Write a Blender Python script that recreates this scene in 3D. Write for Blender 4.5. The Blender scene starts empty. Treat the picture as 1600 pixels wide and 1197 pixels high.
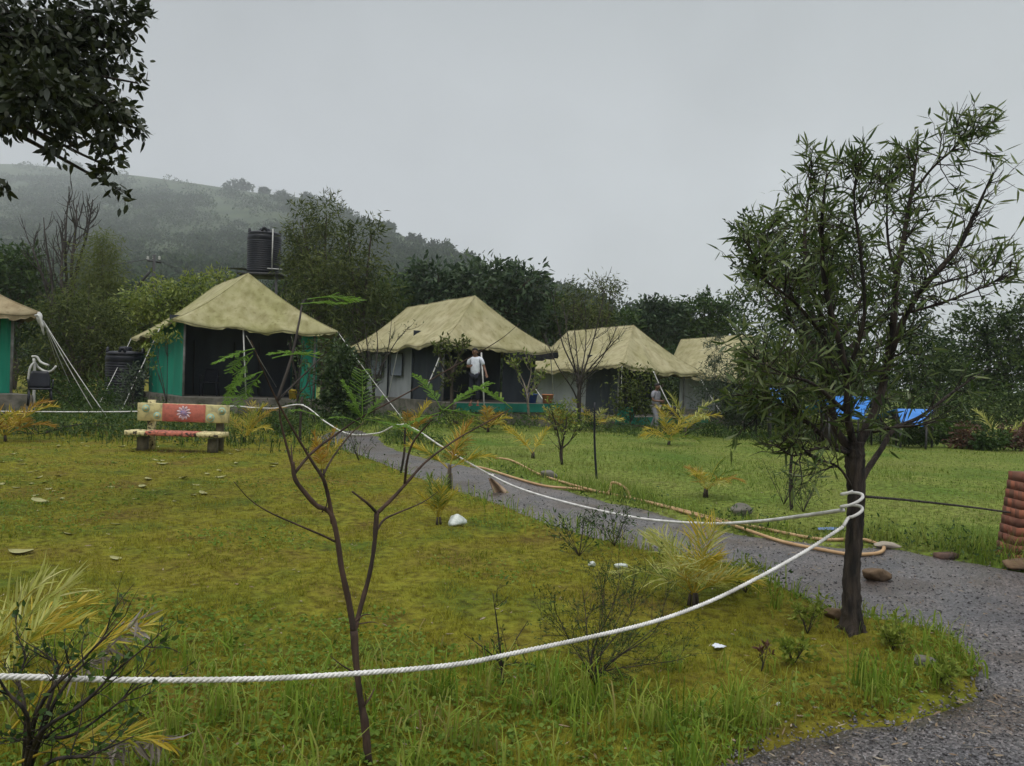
import bpy, math, random
import numpy as np
from mathutils import Vector, Matrix
random.seed(7); rng = np.random.default_rng(7)
SC = bpy.context.scene; COL = SC.collection
R = math.radians
# ------------------------------------------------------------------ camera, sky, sun, exposure
F = 1180.0; ROLL = R(1.8); PITCH = R(0.51); CAM = np.array([0, 0, 1.5])
f_ = np.array([0, math.cos(PITCH), -math.sin(PITCH)]); r0 = np.array([1., 0, 0]); u0 = np.array([0, math.sin(PITCH), math.cos(PITCH)])
r_ = math.cos(ROLL) * r0 + math.sin(ROLL) * u0; u_ = -math.sin(ROLL) * r0 + math.cos(ROLL) * u0
cd = bpy.data.cameras.new('camera'); cam = bpy.data.objects.new('camera', cd); COL.objects.link(cam)
cd.sensor_width = 36; cd.lens = 36 * F / 1600; cd.clip_start = 0.05; cd.clip_end = 4000
M = Matrix([[r_[i], u_[i], -f_[i], CAM[i]] for i in range(3)] + [[0, 0, 0, 1]]); cam.matrix_world = M
SC.camera = cam
SUN_EL, SUN_AZ = R(62), R(200)
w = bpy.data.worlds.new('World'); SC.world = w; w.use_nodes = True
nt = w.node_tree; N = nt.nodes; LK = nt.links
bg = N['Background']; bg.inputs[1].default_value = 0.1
sky = N.new('ShaderNodeTexSky'); sky.sky_type = 'NISHITA'; sky.sun_disc = False; sky.sun_elevation = SUN_EL; sky.sun_rotation = SUN_AZ
sky.dust_density = 5; sky.air_density = 2
hs = N.new('ShaderNodeHueSaturation'); hs.inputs['Saturation'].default_value = 0.35; LK.new(sky.outputs[0], hs.inputs['Color'])
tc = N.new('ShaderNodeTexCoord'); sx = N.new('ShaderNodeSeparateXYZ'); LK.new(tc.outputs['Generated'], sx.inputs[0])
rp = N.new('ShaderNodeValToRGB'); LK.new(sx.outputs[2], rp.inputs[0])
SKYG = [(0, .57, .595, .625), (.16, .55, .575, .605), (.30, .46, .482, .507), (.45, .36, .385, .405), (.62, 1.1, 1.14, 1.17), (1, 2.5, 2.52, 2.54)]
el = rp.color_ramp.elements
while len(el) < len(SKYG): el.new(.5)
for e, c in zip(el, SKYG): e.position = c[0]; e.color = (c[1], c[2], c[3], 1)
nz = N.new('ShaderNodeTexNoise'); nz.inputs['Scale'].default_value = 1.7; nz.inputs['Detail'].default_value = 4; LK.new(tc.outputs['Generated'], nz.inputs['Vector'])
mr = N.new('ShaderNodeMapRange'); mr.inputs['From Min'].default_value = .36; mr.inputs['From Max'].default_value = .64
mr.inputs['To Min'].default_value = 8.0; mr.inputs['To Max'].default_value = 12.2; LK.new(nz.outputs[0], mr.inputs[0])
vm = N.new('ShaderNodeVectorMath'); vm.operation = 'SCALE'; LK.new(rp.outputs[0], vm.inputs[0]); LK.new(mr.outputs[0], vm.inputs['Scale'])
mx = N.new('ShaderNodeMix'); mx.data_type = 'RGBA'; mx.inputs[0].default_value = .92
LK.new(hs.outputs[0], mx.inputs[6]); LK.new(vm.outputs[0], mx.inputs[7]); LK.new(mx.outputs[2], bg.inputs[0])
sd = bpy.data.lights.new('sun', 'SUN'); sd.energy = 1.3; sd.angle = R(25); sd.color = (1, .97, .92)
so = bpy.data.objects.new('sun', sd); COL.objects.link(so)
sdir = Vector((math.sin(SUN_AZ) * math.cos(SUN_EL), math.cos(SUN_AZ) * math.cos(SUN_EL), math.sin(SUN_EL)))
so.rotation_euler = sdir.to_track_quat('Z', 'Y').to_euler(); so.location = (0, 0, 30)
vs = SC.view_settings; vs.view_transform = 'Standard'; vs.look = 'None'; vs.exposure = 0.0; vs.gamma = 1
cy = SC.cycles; cy.max_bounces = 6; cy.diffuse_bounces = 3; cy.transmission_bounces = 3; cy.volume_bounces = 1; cy.use_denoising = True
HAZE = 0.00047
# ------------------------------------------------------------------ pixel rays, noise, terrain height
def ray(px, py): return f_ + r_ * (px - 800) / F + u_ * (598.5 - py) / F
def at(px, py, Y):
    d = ray(px, py); return CAM + d * (Y / d[1])
def vnoise(x, y, s=0):
    x = np.asarray(x, float); y = np.asarray(y, float)
    xi = np.floor(x).astype(np.int64); yi = np.floor(y).astype(np.int64); fx = x - xi; fy = y - yi
    fx = fx * fx * (3 - 2 * fx); fy = fy * fy * (3 - 2 * fy)
    def h(a, b):
        n = (a * 374761393 + b * 668265263 + s * 1442695041) & 0x7fffffff
        n = ((n ^ (n >> 13)) * 1274126177) & 0x7fffffff
        return ((n ^ (n >> 16)) & 0xffff) / 65535.0
    return (h(xi, yi) * (1 - fx) + h(xi + 1, yi) * fx) * (1 - fy) + (h(xi, yi + 1) * (1 - fx) + h(xi + 1, yi + 1) * fx) * fy
def fbm(x, y, s=0, o=3):
    t = 0; a = .5; k = 1
    for i in range(o): t = t + a * vnoise(np.asarray(x) * k, np.asarray(y) * k, s + i); a *= .5; k *= 2.1
    return t
def sst(a, b, x):
    t = np.clip((np.asarray(x, float) - a) / (b - a), 0, 1); return t * t * (3 - 2 * t)
def hgt(x, y):
    x = np.asarray(x, float); y = np.asarray(y, float)
    return .10 * (fbm(x * .35, y * .35, 3, 2) - .375) * sst(1, 5, y) - .28 * sst(16, 28, y) * sst(-3, 7, x) * (1 - sst(40, 60, y)) + .12 * sst(14, 20, y) * (1 - sst(-9, -4, x))
def ground(px, py):
    d = ray(px, py); t = 1.5 / max(1e-4, -d[2])
    for _ in range(12):
        p = CAM + d * t; t += (p[2] - float(hgt(p[0], p[1]))) / max(1e-4, -d[2]) * .8
    p = CAM + d * t; p[2] = float(hgt(p[0], p[1])); return p
# ------------------------------------------------------------------ mesh builder
class MB:
    def __init__(s): s.v = []; s.t = []; s.q = []; s.n = 0; s.tm = []; s.qm = []
    def add(s, v, t=None, q=None, m=0):
        v = np.asarray(v, float).reshape(-1, 3)
        if t is not None and len(t): t = np.asarray(t, int).reshape(-1, 3) + s.n; s.t.append(t); s.tm.append(np.full(len(t), m))
        if q is not None and len(q): q = np.asarray(q, int).reshape(-1, 4) + s.n; s.q.append(q); s.qm.append(np.full(len(q), m))
        s.v.append(v); s.n += len(v)
    def tube(s, pts, rad, n=6, cap=True, m=0, gnarl=0):
        p = np.asarray(pts, float); k = len(p); rad = np.full(k, rad) if np.isscalar(rad) else np.asarray(rad, float)
        t = np.gradient(p, axis=0); t /= np.linalg.norm(t, axis=1)[:, None] + 1e-9
        a = np.array([0, 0, 1.]) if abs(t[0][2]) < .9 else np.array([1., 0, 0]); U = np.zeros_like(p)
        u = a - t[0] * a.dot(t[0]); u /= np.linalg.norm(u)
        for i in range(k):
            u = u - t[i] * u.dot(t[i]); u /= np.linalg.norm(u) + 1e-9; U[i] = u
        V = np.cross(t, U); an = np.arange(n) * 2 * math.pi / n
        vv = p[:, None] + rad[:, None, None] * (U[:, None] * np.cos(an)[None, :, None] + V[:, None] * np.sin(an)[None, :, None])
        if gnarl:
            gz = 1 + gnarl * (rng.random((1, n)) - .5 + .8 * (rng.random((k, n)) - .5)); vv = p[:, None] + (vv - p[:, None]) * gz[..., None]
        i = np.arange(k - 1)[:, None] * n; j = np.arange(n)[None]; j2 = (j + 1) % n
        q = np.stack([i + j, i + j2, i + n + j2, i + n + j], -1).reshape(-1, 4)
        vv = vv.reshape(-1, 3); tr = []
        if cap:
            vv = np.vstack([vv, p[0], p[-1]]); b = k * n; e = (k - 1) * n
            tr = [(b, (x + 1) % n, x) for x in range(n)] + [(b + 1, e + x, e + (x + 1) % n) for x in range(n)]
        s.add(vv, tr, q, m)
    def box(s, c, d, rz=0, m=0, taper=1.0):
        c = np.asarray(c, float); d = np.asarray(d, float) / 2
        v = np.array([[x, y, z] for z in (-1, 1) for y in (-1, 1) for x in (-1, 1)], float) * d
        v[4:, :2] *= taper
        cs, sn = math.cos(rz), math.sin(rz); v = np.c_[v[:, 0] * cs - v[:, 1] * sn, v[:, 0] * sn + v[:, 1] * cs, v[:, 2]] + c
        s.add(v, None, [(0, 2, 3, 1), (4, 5, 7, 6), (0, 1, 5, 4), (2, 6, 7, 3), (0, 4, 6, 2), (1, 3, 7, 5)], m)
    def lathe(s, prof, n=24, c=(0, 0, 0), m=0):
        pr = np.asarray(prof, float); k = len(pr); an = np.arange(n) * 2 * math.pi / n
        v = np.stack([pr[:, 0][:, None] * np.cos(an), pr[:, 0][:, None] * np.sin(an), np.repeat(pr[:, 1][:, None], n, 1)], -1).reshape(-1, 3) + np.asarray(c)
        i = np.arange(k - 1)[:, None] * n; j = np.arange(n)[None]; j2 = (j + 1) % n
        s.add(v, None, np.stack([i + j, i + j2, i + n + j2, i + n + j], -1).reshape(-1, 4), m)
    def grid(s, G, m=0, flip=False):
        a, b = G.shape[:2]; i = np.arange(a - 1)[:, None] * b; j = np.arange(b - 1)[None]
        q = np.stack([i + j, i + j + 1, i + b + j + 1, i + b + j], -1).reshape(-1, 4)
        s.add(G.reshape(-1, 3), None, q[:, ::-1] if flip else q, m)
    def leaves(s, P, D, L, W, curve=.15, fine=False, m=0, upb=0.0):
        P = np.asarray(P, float); n = len(P)
        if n == 0: return
        D = D / (np.linalg.norm(D, axis=1)[:, None] + 1e-9); L = np.broadcast_to(L, n)[:, None]; W = np.broadcast_to(W, n)[:, None]
        A = rng.normal(size=(n, 3)); A[:, 2] += upb * 3
        S = np.cross(D, A); S /= np.linalg.norm(S, axis=1)[:, None] + 1e-9; Nn = np.cross(S, D)
        cu = curve * rng.uniform(-.4, 1, (n, 1)) * L
        if fine:
            v = np.stack([P, P + D * L * .3 - S * W * .48 - Nn * cu * .09, P + D * L * .3 + S * W * .48 - Nn * cu * .09,
                          P + D * L * .68 - S * W * .38 - Nn * cu * .46, P + D * L * .68 + S * W * .38 - Nn * cu * .46, P + D * L - Nn * cu], 1)
            b = (np.arange(n) * 6)[:, None]
            s.add(v.reshape(-1, 3), np.concatenate([b + [0, 2, 1], b + [3, 4, 5]]), b + [1, 2, 4, 3], m)
        else:
            fo = W * .22
            v = np.stack([P, P + D * L * .45 + S * W * .5 + Nn * fo - Nn * cu * .2, P + D * L - Nn * cu, P + D * L * .45 - S * W * .5 + Nn * fo - Nn * cu * .2], 1)
            b = (np.arange(n) * 4)[:, None]
            s.add(v.reshape(-1, 3), np.concatenate([b + [0, 1, 2], b + [0, 2, 3]]), None, m)
    def build(s, name, mats, parent=None, org=None, smooth=False):
        me = bpy.data.meshes.new(name); v = np.vstack(s.v) if s.v else np.zeros((0, 3))
        if org is None: org = tuple(parent.get('_o', (0, 0, 0))) if parent is not None else (0, 0, 0)
        org = tuple(float(c) for c in org)
        v = v - np.asarray(org, float)
        t = np.vstack(s.t) if s.t else np.zeros((0, 3), int); q = np.vstack(s.q) if s.q else np.zeros((0, 4), int)
        me.vertices.add(len(v)); me.vertices.foreach_set('co', v.astype(np.float32).ravel())
        lp = np.concatenate([t.ravel(), q.ravel()]).astype(np.int32); me.loops.add(len(lp)); me.loops.foreach_set('vertex_index', lp)
        st = np.concatenate([np.arange(len(t)) * 3, len(t) * 3 + np.arange(len(q)) * 4]).astype(np.int32)
        me.polygons.add(len(st)); me.polygons.foreach_set('loop_start', st)
        mi = np.concatenate(s.tm + s.qm) if (s.tm or s.qm) else np.zeros(0)
        me.polygons.foreach_set('material_index', mi.astype(np.int32))
        if smooth: me.polygons.foreach_set('use_smooth', np.ones(len(st), bool))
        me.update(calc_edges=True); me.validate()
        for m in (mats if isinstance(mats, (list, tuple)) else [mats]): me.materials.append(m)
        o = bpy.data.objects.new(name, me); COL.objects.link(o)
        if parent is not None: o.parent = parent
        else: o.location = org
        return o
def tag(o, label=None, cat=None, group=None, kind=None):
    if label: o['label'] = label
    if cat: o['category'] = cat
    if group: o['group'] = group
    if kind: o['kind'] = kind
    return o
def thing(name, label, cat, loc=(0, 0, 0), group=None, local=False):
    o = bpy.data.objects.new(name, None); COL.objects.link(o); o.location = loc; o.empty_display_size = .2
    o['_o'] = (0., 0., 0.) if local else tuple(float(c) for c in loc)
    return tag(o, label, cat, group)
def dup(root, loc=None, rz=None, sc=None, label=None, group=None):
    r = root.copy(); COL.objects.link(r)
    if loc is not None: r.location = loc
    if rz is not None: r.rotation_euler = (0, 0, rz)
    if sc is not None: r.scale = (sc, sc, sc)
    if label: r['label'] = label
    if group: r['group'] = group
    for c in root.children:
        k = c.copy(); COL.objects.link(k); k.parent = r
        for g in c.children:
            d = g.copy(); COL.objects.link(d); d.parent = k
    return r
def spline(pts, n=8):
    p = np.asarray(pts, float)
    if len(p) < 3: return np.array([p[0] + (p[-1] - p[0]) * t for t in np.linspace(0, 1, n + 1)])
    q = np.vstack([2 * p[0] - p[1], p, 2 * p[-1] - p[-2]]); out = []
    for i in range(1, len(q) - 2):
        for t in np.arange(n) / n:
            a, b, c, d = q[i - 1:i + 3]
            out.append(.5 * (2 * b + (c - a) * t + (2 * a - 5 * b + 4 * c - d) * t * t + (3 * b - a - 3 * c + d) * t ** 3))
    out.append(p[-1]); return np.array(out)
def pxs(pts, n=6): return spline([at(*p) for p in pts], n)
def unit(v): v = np.asarray(v, float); return v / (np.linalg.norm(v) + 1e-9)
# ------------------------------------------------------------------ materials
def newmat(name):
    m = bpy.data.materials.new(name); m.use_nodes = True; n = m.node_tree; return m, n, n.nodes, n.links, n.nodes['Principled BSDF']
def ramp(n, stops):
    r = n.new('ShaderNodeValToRGB'); e = r.color_ramp.elements
    while len(e) < len(stops): e.new(.5)
    for x, (p, c) in zip(e, stops): x.position = p; x.color = (*c, 1)
    return r
def mat(name, c1, c2=None, rough=.7, scale=6, bump=0, bscale=None, stretch=None, metal=0, detail=5, spec=.3, lo=.35, hi=.65):
    m, t, n, l, b = newmat(name); b.inputs['Roughness'].default_value = rough; b.inputs['Metallic'].default_value = metal; b.inputs['Specular IOR Level'].default_value = spec
    c2 = c2 or tuple(x * .75 for x in c1)
    tcn = n.new('ShaderNodeTexCoord'); mp = n.new('ShaderNodeMapping'); l.new(tcn.outputs['Object'], mp.inputs[0])
    if stretch: mp.inputs['Scale'].default_value = stretch
    nn = n.new('ShaderNodeTexNoise'); nn.inputs['Scale'].default_value = scale; nn.inputs['Detail'].default_value = detail; l.new(mp.outputs[0], nn.inputs['Vector'])
    r = ramp(n, [(lo, c1), (hi, c2)]); l.new(nn.outputs[0], r.inputs[0]); l.new(r.outputs[0], b.inputs['Base Color'])
    if bump:
        n2 = n.new('ShaderNodeTexNoise'); n2.inputs['Scale'].default_value = bscale or scale * 4; n2.inputs['Detail'].default_value = 4; l.new(mp.outputs[0], n2.inputs['Vector'])
        bp = n.new('ShaderNodeBump'); bp.inputs['Strength'].default_value = bump; bp.inputs['Distance'].default_value = .02; l.new(n2.outputs[0], bp.inputs['Height']); l.new(bp.outputs[0], b.inputs['Normal'])
    return m
def leafmat(name, cols, rough=.45, tr=.3, wscale=.6, wmix=.35, spec=.35):
    m, t, n, l, b = newmat(name); b.inputs['Roughness'].default_value = rough; b.inputs['Specular IOR Level'].default_value = spec
    g = n.new('ShaderNodeNewGeometry'); nn = n.new('ShaderNodeTexNoise'); nn.inputs['Scale'].default_value = wscale; nn.inputs['Detail'].default_value = 3
    l.new(g.outputs['Position'], nn.inputs['Vector'])
    ms = n.new('ShaderNodeMapRange'); ms.inputs['From Min'].default_value = .3; ms.inputs['From Max'].default_value = .7; l.new(nn.outputs[0], ms.inputs[0])
    mxx = n.new('ShaderNodeMix'); mxx.inputs[0].default_value = wmix; l.new(g.outputs['Random Per Island'], mxx.inputs[2]); l.new(ms.outputs[0], mxx.inputs[3])
    k = len(cols); r = ramp(n, [(.05 + .9 * i / max(1, k - 1), c) for i, c in enumerate(cols)]); l.new(mxx.outputs[0], r.inputs[0]); l.new(r.outputs[0], b.inputs['Base Color'])
    tl = n.new('ShaderNodeBsdfTranslucent'); l.new(r.outputs[0], tl.inputs[0]); mxs = n.new('ShaderNodeMixShader'); mxs.inputs[0].default_value = tr
    l.new(b.outputs[0], mxs.inputs[1]); l.new(tl.outputs[0], mxs.inputs[2]); l.new(mxs.outputs[0], n['Material Output'].inputs[0]); return m
def plain(name, c, rough=.6, spec=.3):
    m, t, n, l, b = newmat(name); b.inputs['Base Color'].default_value = (*c, 1); b.inputs['Roughness'].default_value = rough; b.inputs['Specular IOR Level'].default_value = spec
    nn = n.new('ShaderNodeTexNoise'); nn.inputs['Scale'].default_value = 9; tcn = n.new('ShaderNodeTexCoord'); l.new(tcn.outputs['Object'], nn.inputs['Vector'])
    r = ramp(n, [(.3, tuple(x * .8 for x in c)), (.7, tuple(min(1, x * 1.12) for x in c))]); l.new(nn.outputs[0], r.inputs[0]); l.new(r.outputs[0], b.inputs['Base Color']); return m
MT = {}
MT['bark_dark'] = mat('dark bark', (.052, .040, .032), (.014, .012, .011), .9, 22, 1.0, 45, (1, 1, .22), lo=.4, hi=.6)
MT['bark'] = mat('brown bark', (.085, .065, .05), (.04, .032, .026), .9, 14, .8, 40, (1, 1, .3))
MT['sapling'] = mat('reddish brown sapling bark', (.085, .052, .038), (.028, .020, .016), .85, 22, .6, 45, (1, 1, .25))
MT['bark_pale'] = mat('pale bark', (.22, .19, .15), (.12, .1, .08), .85, 12, .4, 30)
MT['twig'] = mat('dry twig', (.05, .042, .036), (.028, .024, .022), .9, 10)
MT['rope'] = mat('white rope', (.70, .69, .67), (.46, .45, .42), .8, 9, .3, 200)
MT['hose'] = mat('tan hose', (.47, .31, .16), (.36, .22, .11), .5, 5)
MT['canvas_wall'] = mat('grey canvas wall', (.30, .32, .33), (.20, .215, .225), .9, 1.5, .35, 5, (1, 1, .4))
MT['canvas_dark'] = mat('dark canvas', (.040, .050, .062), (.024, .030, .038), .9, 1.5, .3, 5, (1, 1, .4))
MT['green_net'] = mat('green shade cloth', (.012, .24, .155), (.008, .17, .11), .8, 2, .4, 4, (1, 1, .3))
MT['teal_cloth'] = mat('teal cloth', (.010, .15, .11), (.008, .10, .075), .85, 3, .3, 6)
MT['stone'] = mat('field stone', (.17, .155, .135), (.07, .07, .055), .9, 4, .8, 12)
MT['pole'] = mat('weathered pole', (.24, .24, .23), (.14, .14, .135), .8, 6, .2)
MT['white_pole'] = mat('pale pole', (.5, .5, .48), (.36, .36, .34), .7, 8)
MT['black_plastic'] = mat('black plastic', (.011, .013, .020), (.007, .008, .013), .45, 4, .05, 20, spec=.3)
MT['steel'] = mat('dark steel', (.05, .05, .052), (.03, .03, .03), .6, 8)
MT['skin'] = plain('brown skin', (.16, .085, .055), .55)
MT['hair'] = plain('black hair', (.012, .010, .009), .6)
MT['white_cloth'] = mat('white cotton', (.66, .69, .76), (.52, .55, .62), .9, 14, .3, 20)
MT['grey_cloth'] = mat('grey cotton', (.25, .25, .28), (.17, .17, .20), .9, 12, .3, 20)
MT['navy_cloth'] = plain('navy cloth', (.014, .016, .026), .85)
MT['sandal'] = plain('reddish sandal', (.35, .07, .05), .6)
# ------------------------------------------------------------------ path outline on the ground
near_px = [(1115, 1197), (1230, 1152), (1330, 1128), (1400, 1128), (1510, 1088), (1532, 1040), (1490, 992), (1400, 968), (1300, 955), (1200, 905), (1130, 878), (1000, 858), (930, 840), (850, 815), (780, 788), (720, 768), (640, 741), (575, 716), (530, 699), (480, 685)]
far_px = [(520, 674), (560, 672), (592, 682), (602, 696), (640, 708), (700, 722), (760, 734), (850, 757), (950, 784), (1050, 806), (1150, 834), (1280, 850), (1400, 857), (1480, 872), (1600, 893)]
PATH = np.array([ground(*p)[:2] for p in near_px] + [ground(*p)[:2] for p in far_px] + [(9, 6.6), (9, -2), (.3, -2), (.55, 2.0)])
def inside(x, y, poly):
    x = np.asarray(x); y = np.asarray(y); c = np.zeros(x.shape, bool); k = len(poly)
    for i in range(k):
        x1, y1 = poly[i]; x2, y2 = poly[i - 1]
        c ^= ((y1 > y) != (y2 > y)) & (x < (x2 - x1) * (y - y1) / (y2 - y1 + 1e-12) + x1)
    return c
def edist(x, y, poly):
    d = np.full(np.shape(x), 1e9)
    for i in range(len(poly)):
        a = poly[i - 1]; b = poly[i]; ab = b - a; t = np.clip(((x - a[0]) * ab[0] + (y - a[1]) * ab[1]) / (ab @ ab + 1e-12), 0, 1)
        d = np.minimum(d, np.hypot(x - a[0] - t * ab[0], y - a[1] - t * ab[1]))
    return d
def pathsd(x, y):
    d = edist(x, y, PATH); return np.where(inside(x, y, PATH), d, -d)   # + inside
# ------------------------------------------------------------------ ground sheet
def ground_material():
    m, t, n, l, b = newmat('mossy lawn ground'); b.inputs['Roughness'].default_value = .95; b.inputs['Specular IOR Level'].default_value = .15
    g = n.new('ShaderNodeNewGeometry')
    def noise(s, d=5):
        q = n.new('ShaderNodeTexNoise'); q.inputs['Scale'].default_value = s; q.inputs['Detail'].default_value = d; l.new(g.outputs['Position'], q.inputs['Vector']); return q
    def mixc(fac, a, c):
        q = n.new('ShaderNodeMix'); q.data_type = 'RGBA'; l.new(fac, q.inputs[0]); l.new(a, q.inputs[6]); l.new(c, q.inputs[7]); return q.outputs[2]
    A = ramp(n, [(.3, (.075, .112, .011)), (.5, (.172, .168, .015)), (.74, (.13, .09, .020))]); l.new(noise(1.1, 6).outputs[0], A.inputs[0])
    B = ramp(n, [(.3, (.085, .15, .018)), (.55, (.165, .205, .04)), (.8, (.14, .14, .045))]); l.new(noise(.5, 6).outputs[0], B.inputs[0])
    xs = n.new('ShaderNodeSeparateXYZ'); l.new(g.outputs['Position'], xs.inputs[0])
    lm = n.new('ShaderNodeMath'); lm.operation = 'MULTIPLY_ADD'; l.new(xs.outputs[1], lm.inputs[0]); lm.inputs[1].default_value = .53; l.new(xs.outputs[0], lm.inputs[2])
    mm = n.new('ShaderNodeMapRange'); mm.inputs['From Min'].default_value = 5.2; mm.inputs['From Max'].default_value = 5.8; l.new(lm.outputs[0], mm.inputs[0])
    c = mixc(mm.outputs[0], A.outputs[0], B.outputs[0])
    fi = ramp(n, [(.40, (1, 1, 1)), (.66, (.28, .22, .14))]); l.new(noise(14, 6).outputs[0], fi.inputs[0])
    q = n.new('ShaderNodeMix'); q.data_type = 'RGBA'; q.blend_type = 'MULTIPLY'; q.inputs[0].default_value = .8; l.new(c, q.inputs[6]); l.new(fi.outputs[0], q.inputs[7])
    l.new(q.outputs[2], b.inputs['Base Color'])
    bp = n.new('ShaderNodeBump'); bp.inputs['Strength'].default_value = 1; bp.inputs['Distance'].default_value = .04; l.new(noise(24, 6).outputs[0], bp.inputs['Height']); l.new(bp.outputs[0], b.inputs['Normal'])
    return m
def axis(fine0, fine1, step, lo, hi, g=1.16):
    a = list(np.arange(fine0, fine1 + 1e-6, step)); s = step
    while a[-1] < hi: s *= g; a.append(a[-1] + s)
    s = step
    while a[0] > lo: s *= g; a.insert(0, a[0] - s)
    return np.array(a)
def micro(x, y): return .06 * (fbm(x * 2.2, y * 2.2, 21, 3) - .42) + .045 * (fbm(x * 8, y * 8, 5, 2) - .37)
gx = axis(-7, 7, .07, -900, 700); gy = axis(2, 13, .07, -60, 1000)
X, Y = np.meshgrid(gx, gy)
sdp = pathsd(X.ravel(), Y.ravel()).reshape(X.shape)
Z = hgt(X, Y) + micro(X, Y) * (1 - sst(-.12, .0, sdp)) * (1 - sst(30, 60, Y)) - .045 * sst(-.06, .10, sdp) + .03 * sst(-.5, -.15, sdp) * (1 - sst(-.15, 0, sdp))
mb = MB(); mb.grid(np.stack([X, Y, Z], -1)); GR = mb.build('ground', ground_material(), smooth=True); tag(GR, 'mossy green and brown lawn covering the campsite', 'lawn', kind='structure')
# path sheet
def path_material():
    m, t, n, l, b = newmat('wet gravel path'); b.inputs['Roughness'].default_value = .33; b.inputs['Specular IOR Level'].default_value = .75
    g = n.new('ShaderNodeNewGeometry')
    v = n.new('ShaderNodeTexVoronoi'); v.inputs['Scale'].default_value = 85; l.new(g.outputs['Position'], v.inputs['Vector'])
    bw = n.new('ShaderNodeRGBToBW'); l.new(v.outputs['Color'], bw.inputs[0])
    q = n.new('ShaderNodeTexNoise'); q.inputs['Scale'].default_value = 1.3; q.inputs['Detail'].default_value = 7; l.new(g.outputs['Position'], q.inputs['Vector'])
    a = ramp(n, [(.2, (.026, .025, .026)), (.55, (.068, .064, .064)), (.95, (.19, .18, .18))]); l.new(bw.outputs[0], a.inputs[0])
    c = ramp(n, [(.36, (.66, .65, .70)), (.5, (1.15, 1.06, 1.03)), (.62, (.70, .53, .41))]); l.new(q.outputs[0], c.inputs[0])
    x = n.new('ShaderNodeMix'); x.data_type = 'RGBA'; x.blend_type = 'MULTIPLY'; x.inputs[0].default_value = 1; l.new(a.outputs[0], x.inputs[6]); l.new(c.outputs[0], x.inputs[7]); l.new(x.outputs[2], b.inputs['Base Color'])
    bp = n.new('ShaderNodeBump'); bp.inputs['Strength'].default_value = .6; bp.inputs['Distance'].default_value = .008; bp.invert = True; l.new(v.outputs['Distance'], bp.inputs['Height']); l.new(bp.outputs[0], b.inputs['Normal'])
    return m
px_ = np.arange(-4.5, 9, .06); py_ = np.arange(-1.5, 19.5, .06); PX, PY = np.meshgrid(px_, py_)
psd = pathsd(PX.ravel(), PY.ravel()).reshape(PX.shape) + .30 * (fbm(PX * 2.6, PY * 2.6, 9, 4) - .47)
PZ = hgt(PX, PY) + .004 + .02 * (fbm(PX * 3, PY * 3, 31, 3) - .4) - .03 * (1 - sst(-.05, .12, psd))
a, bN = PX.shape; idx = np.arange(a * bN).reshape(a, bN); keep = (psd[:-1, :-1] > -.05)
Q = np.stack([idx[:-1, :-1], idx[:-1, 1:], idx[1:, 1:], idx[1:, :-1]], -1)[keep]
us, inv = np.unique(Q, return_inverse=True); mb = MB(); mb.add(np.stack([PX, PY, PZ], -1).reshape(-1, 3)[us], None, inv.reshape(-1, 4))
tag(mb.build('path', path_material(), smooth=True), 'grey gravel path curving from the tents to the driveway', 'path', kind='structure')
def groundz(x, y):
    x = np.asarray(x, float); y = np.asarray(y, float); s = pathsd(x, y)
    return np.where(s > .02, hgt(x, y) + .004 + .02 * (fbm(x * 3, y * 3, 31, 3) - .4), hgt(x, y) + micro(x, y) * (1 - sst(-.12, 0, s)) + .03 * sst(-.5, -.15, s) * (1 - sst(-.15, 0, s)))
def gp(px, py):
    p = ground(px, py); p[2] = float(groundz(p[0:1], p[1:2])[0]); return p
# ------------------------------------------------------------------ hills
ridge = [(-420, 280, 1400), (-200, 258, 1400), (0, 256, 1350), (100, 263, 1280), (200, 273, 1180), (300, 286, 1060), (400, 301, 930), (470, 309, 830), (515, 318, 760), (560, 341, 670), (600, 355, 600), (650, 378, 510), (700, 399, 440), (750, 420, 390), (850, 452, 330), (950, 482, 290), (1050, 510, 265), (1200, 548, 245), (1400, 585, 235)]
RD = spline([at(*p) for p in ridge], 8); nu = len(RD)
def hillpt(u, t):     # u index (float) along ridge, t 0 foot..1 ridge
    i = np.clip(u, 0, nu - 1.001); k = i.astype(int); fr = (i - k)[..., None]; rd = RD[k] * (1 - fr) + RD[k + 1] * fr
    foot = rd.copy(); foot[..., 1] = 72 + 20 * fr[..., 0] * 0; foot[..., 0] = rd[..., 0] * (72 / rd[..., 1]) ; foot[..., 2] = -1
    P = foot + (rd - foot) * t[..., None]
    prof = .3 * t + .7 * t ** 1.5
    ed = np.sin(np.clip(t, 0, 1) * math.pi)
    P[..., 2] = -1 + (rd[..., 2] + 1) * prof + ed * (.03 * P[..., 1] * (fbm(P[..., 0] * .008, P[..., 1] * .008, 2, 3) - .42)) * np.clip(rd[..., 2] / 60, 0, 1) + ed * 1.2 * (fbm(P[..., 0] * .1, P[..., 1] * .1, 4, 2) - .37)
    return P
uu, tt = np.meshgrid(np.linspace(0, nu - 1, 170), np.linspace(0, 1, 90), indexing='ij'); HG = hillpt(uu, tt)
back = np.stack([HG[:, -1] + np.array([0, 1, 0]) * (18 * k) - np.array([0, 0, 1]) * (1.5 * k * k * .5) for k in range(1, 12)], 1)
back[..., 2] = np.maximum(back[..., 2], -2)
mb = MB(); mb.grid(np.concatenate([HG, back], 1))
tag(mb.build('hill', mat('grassy hillside', (.014, .030, .007), (.036, .056, .014), .95, .03, .6, .5, detail=8), smooth=True), 'misty green hill rising behind the tents', 'hill', kind='structure')
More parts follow.
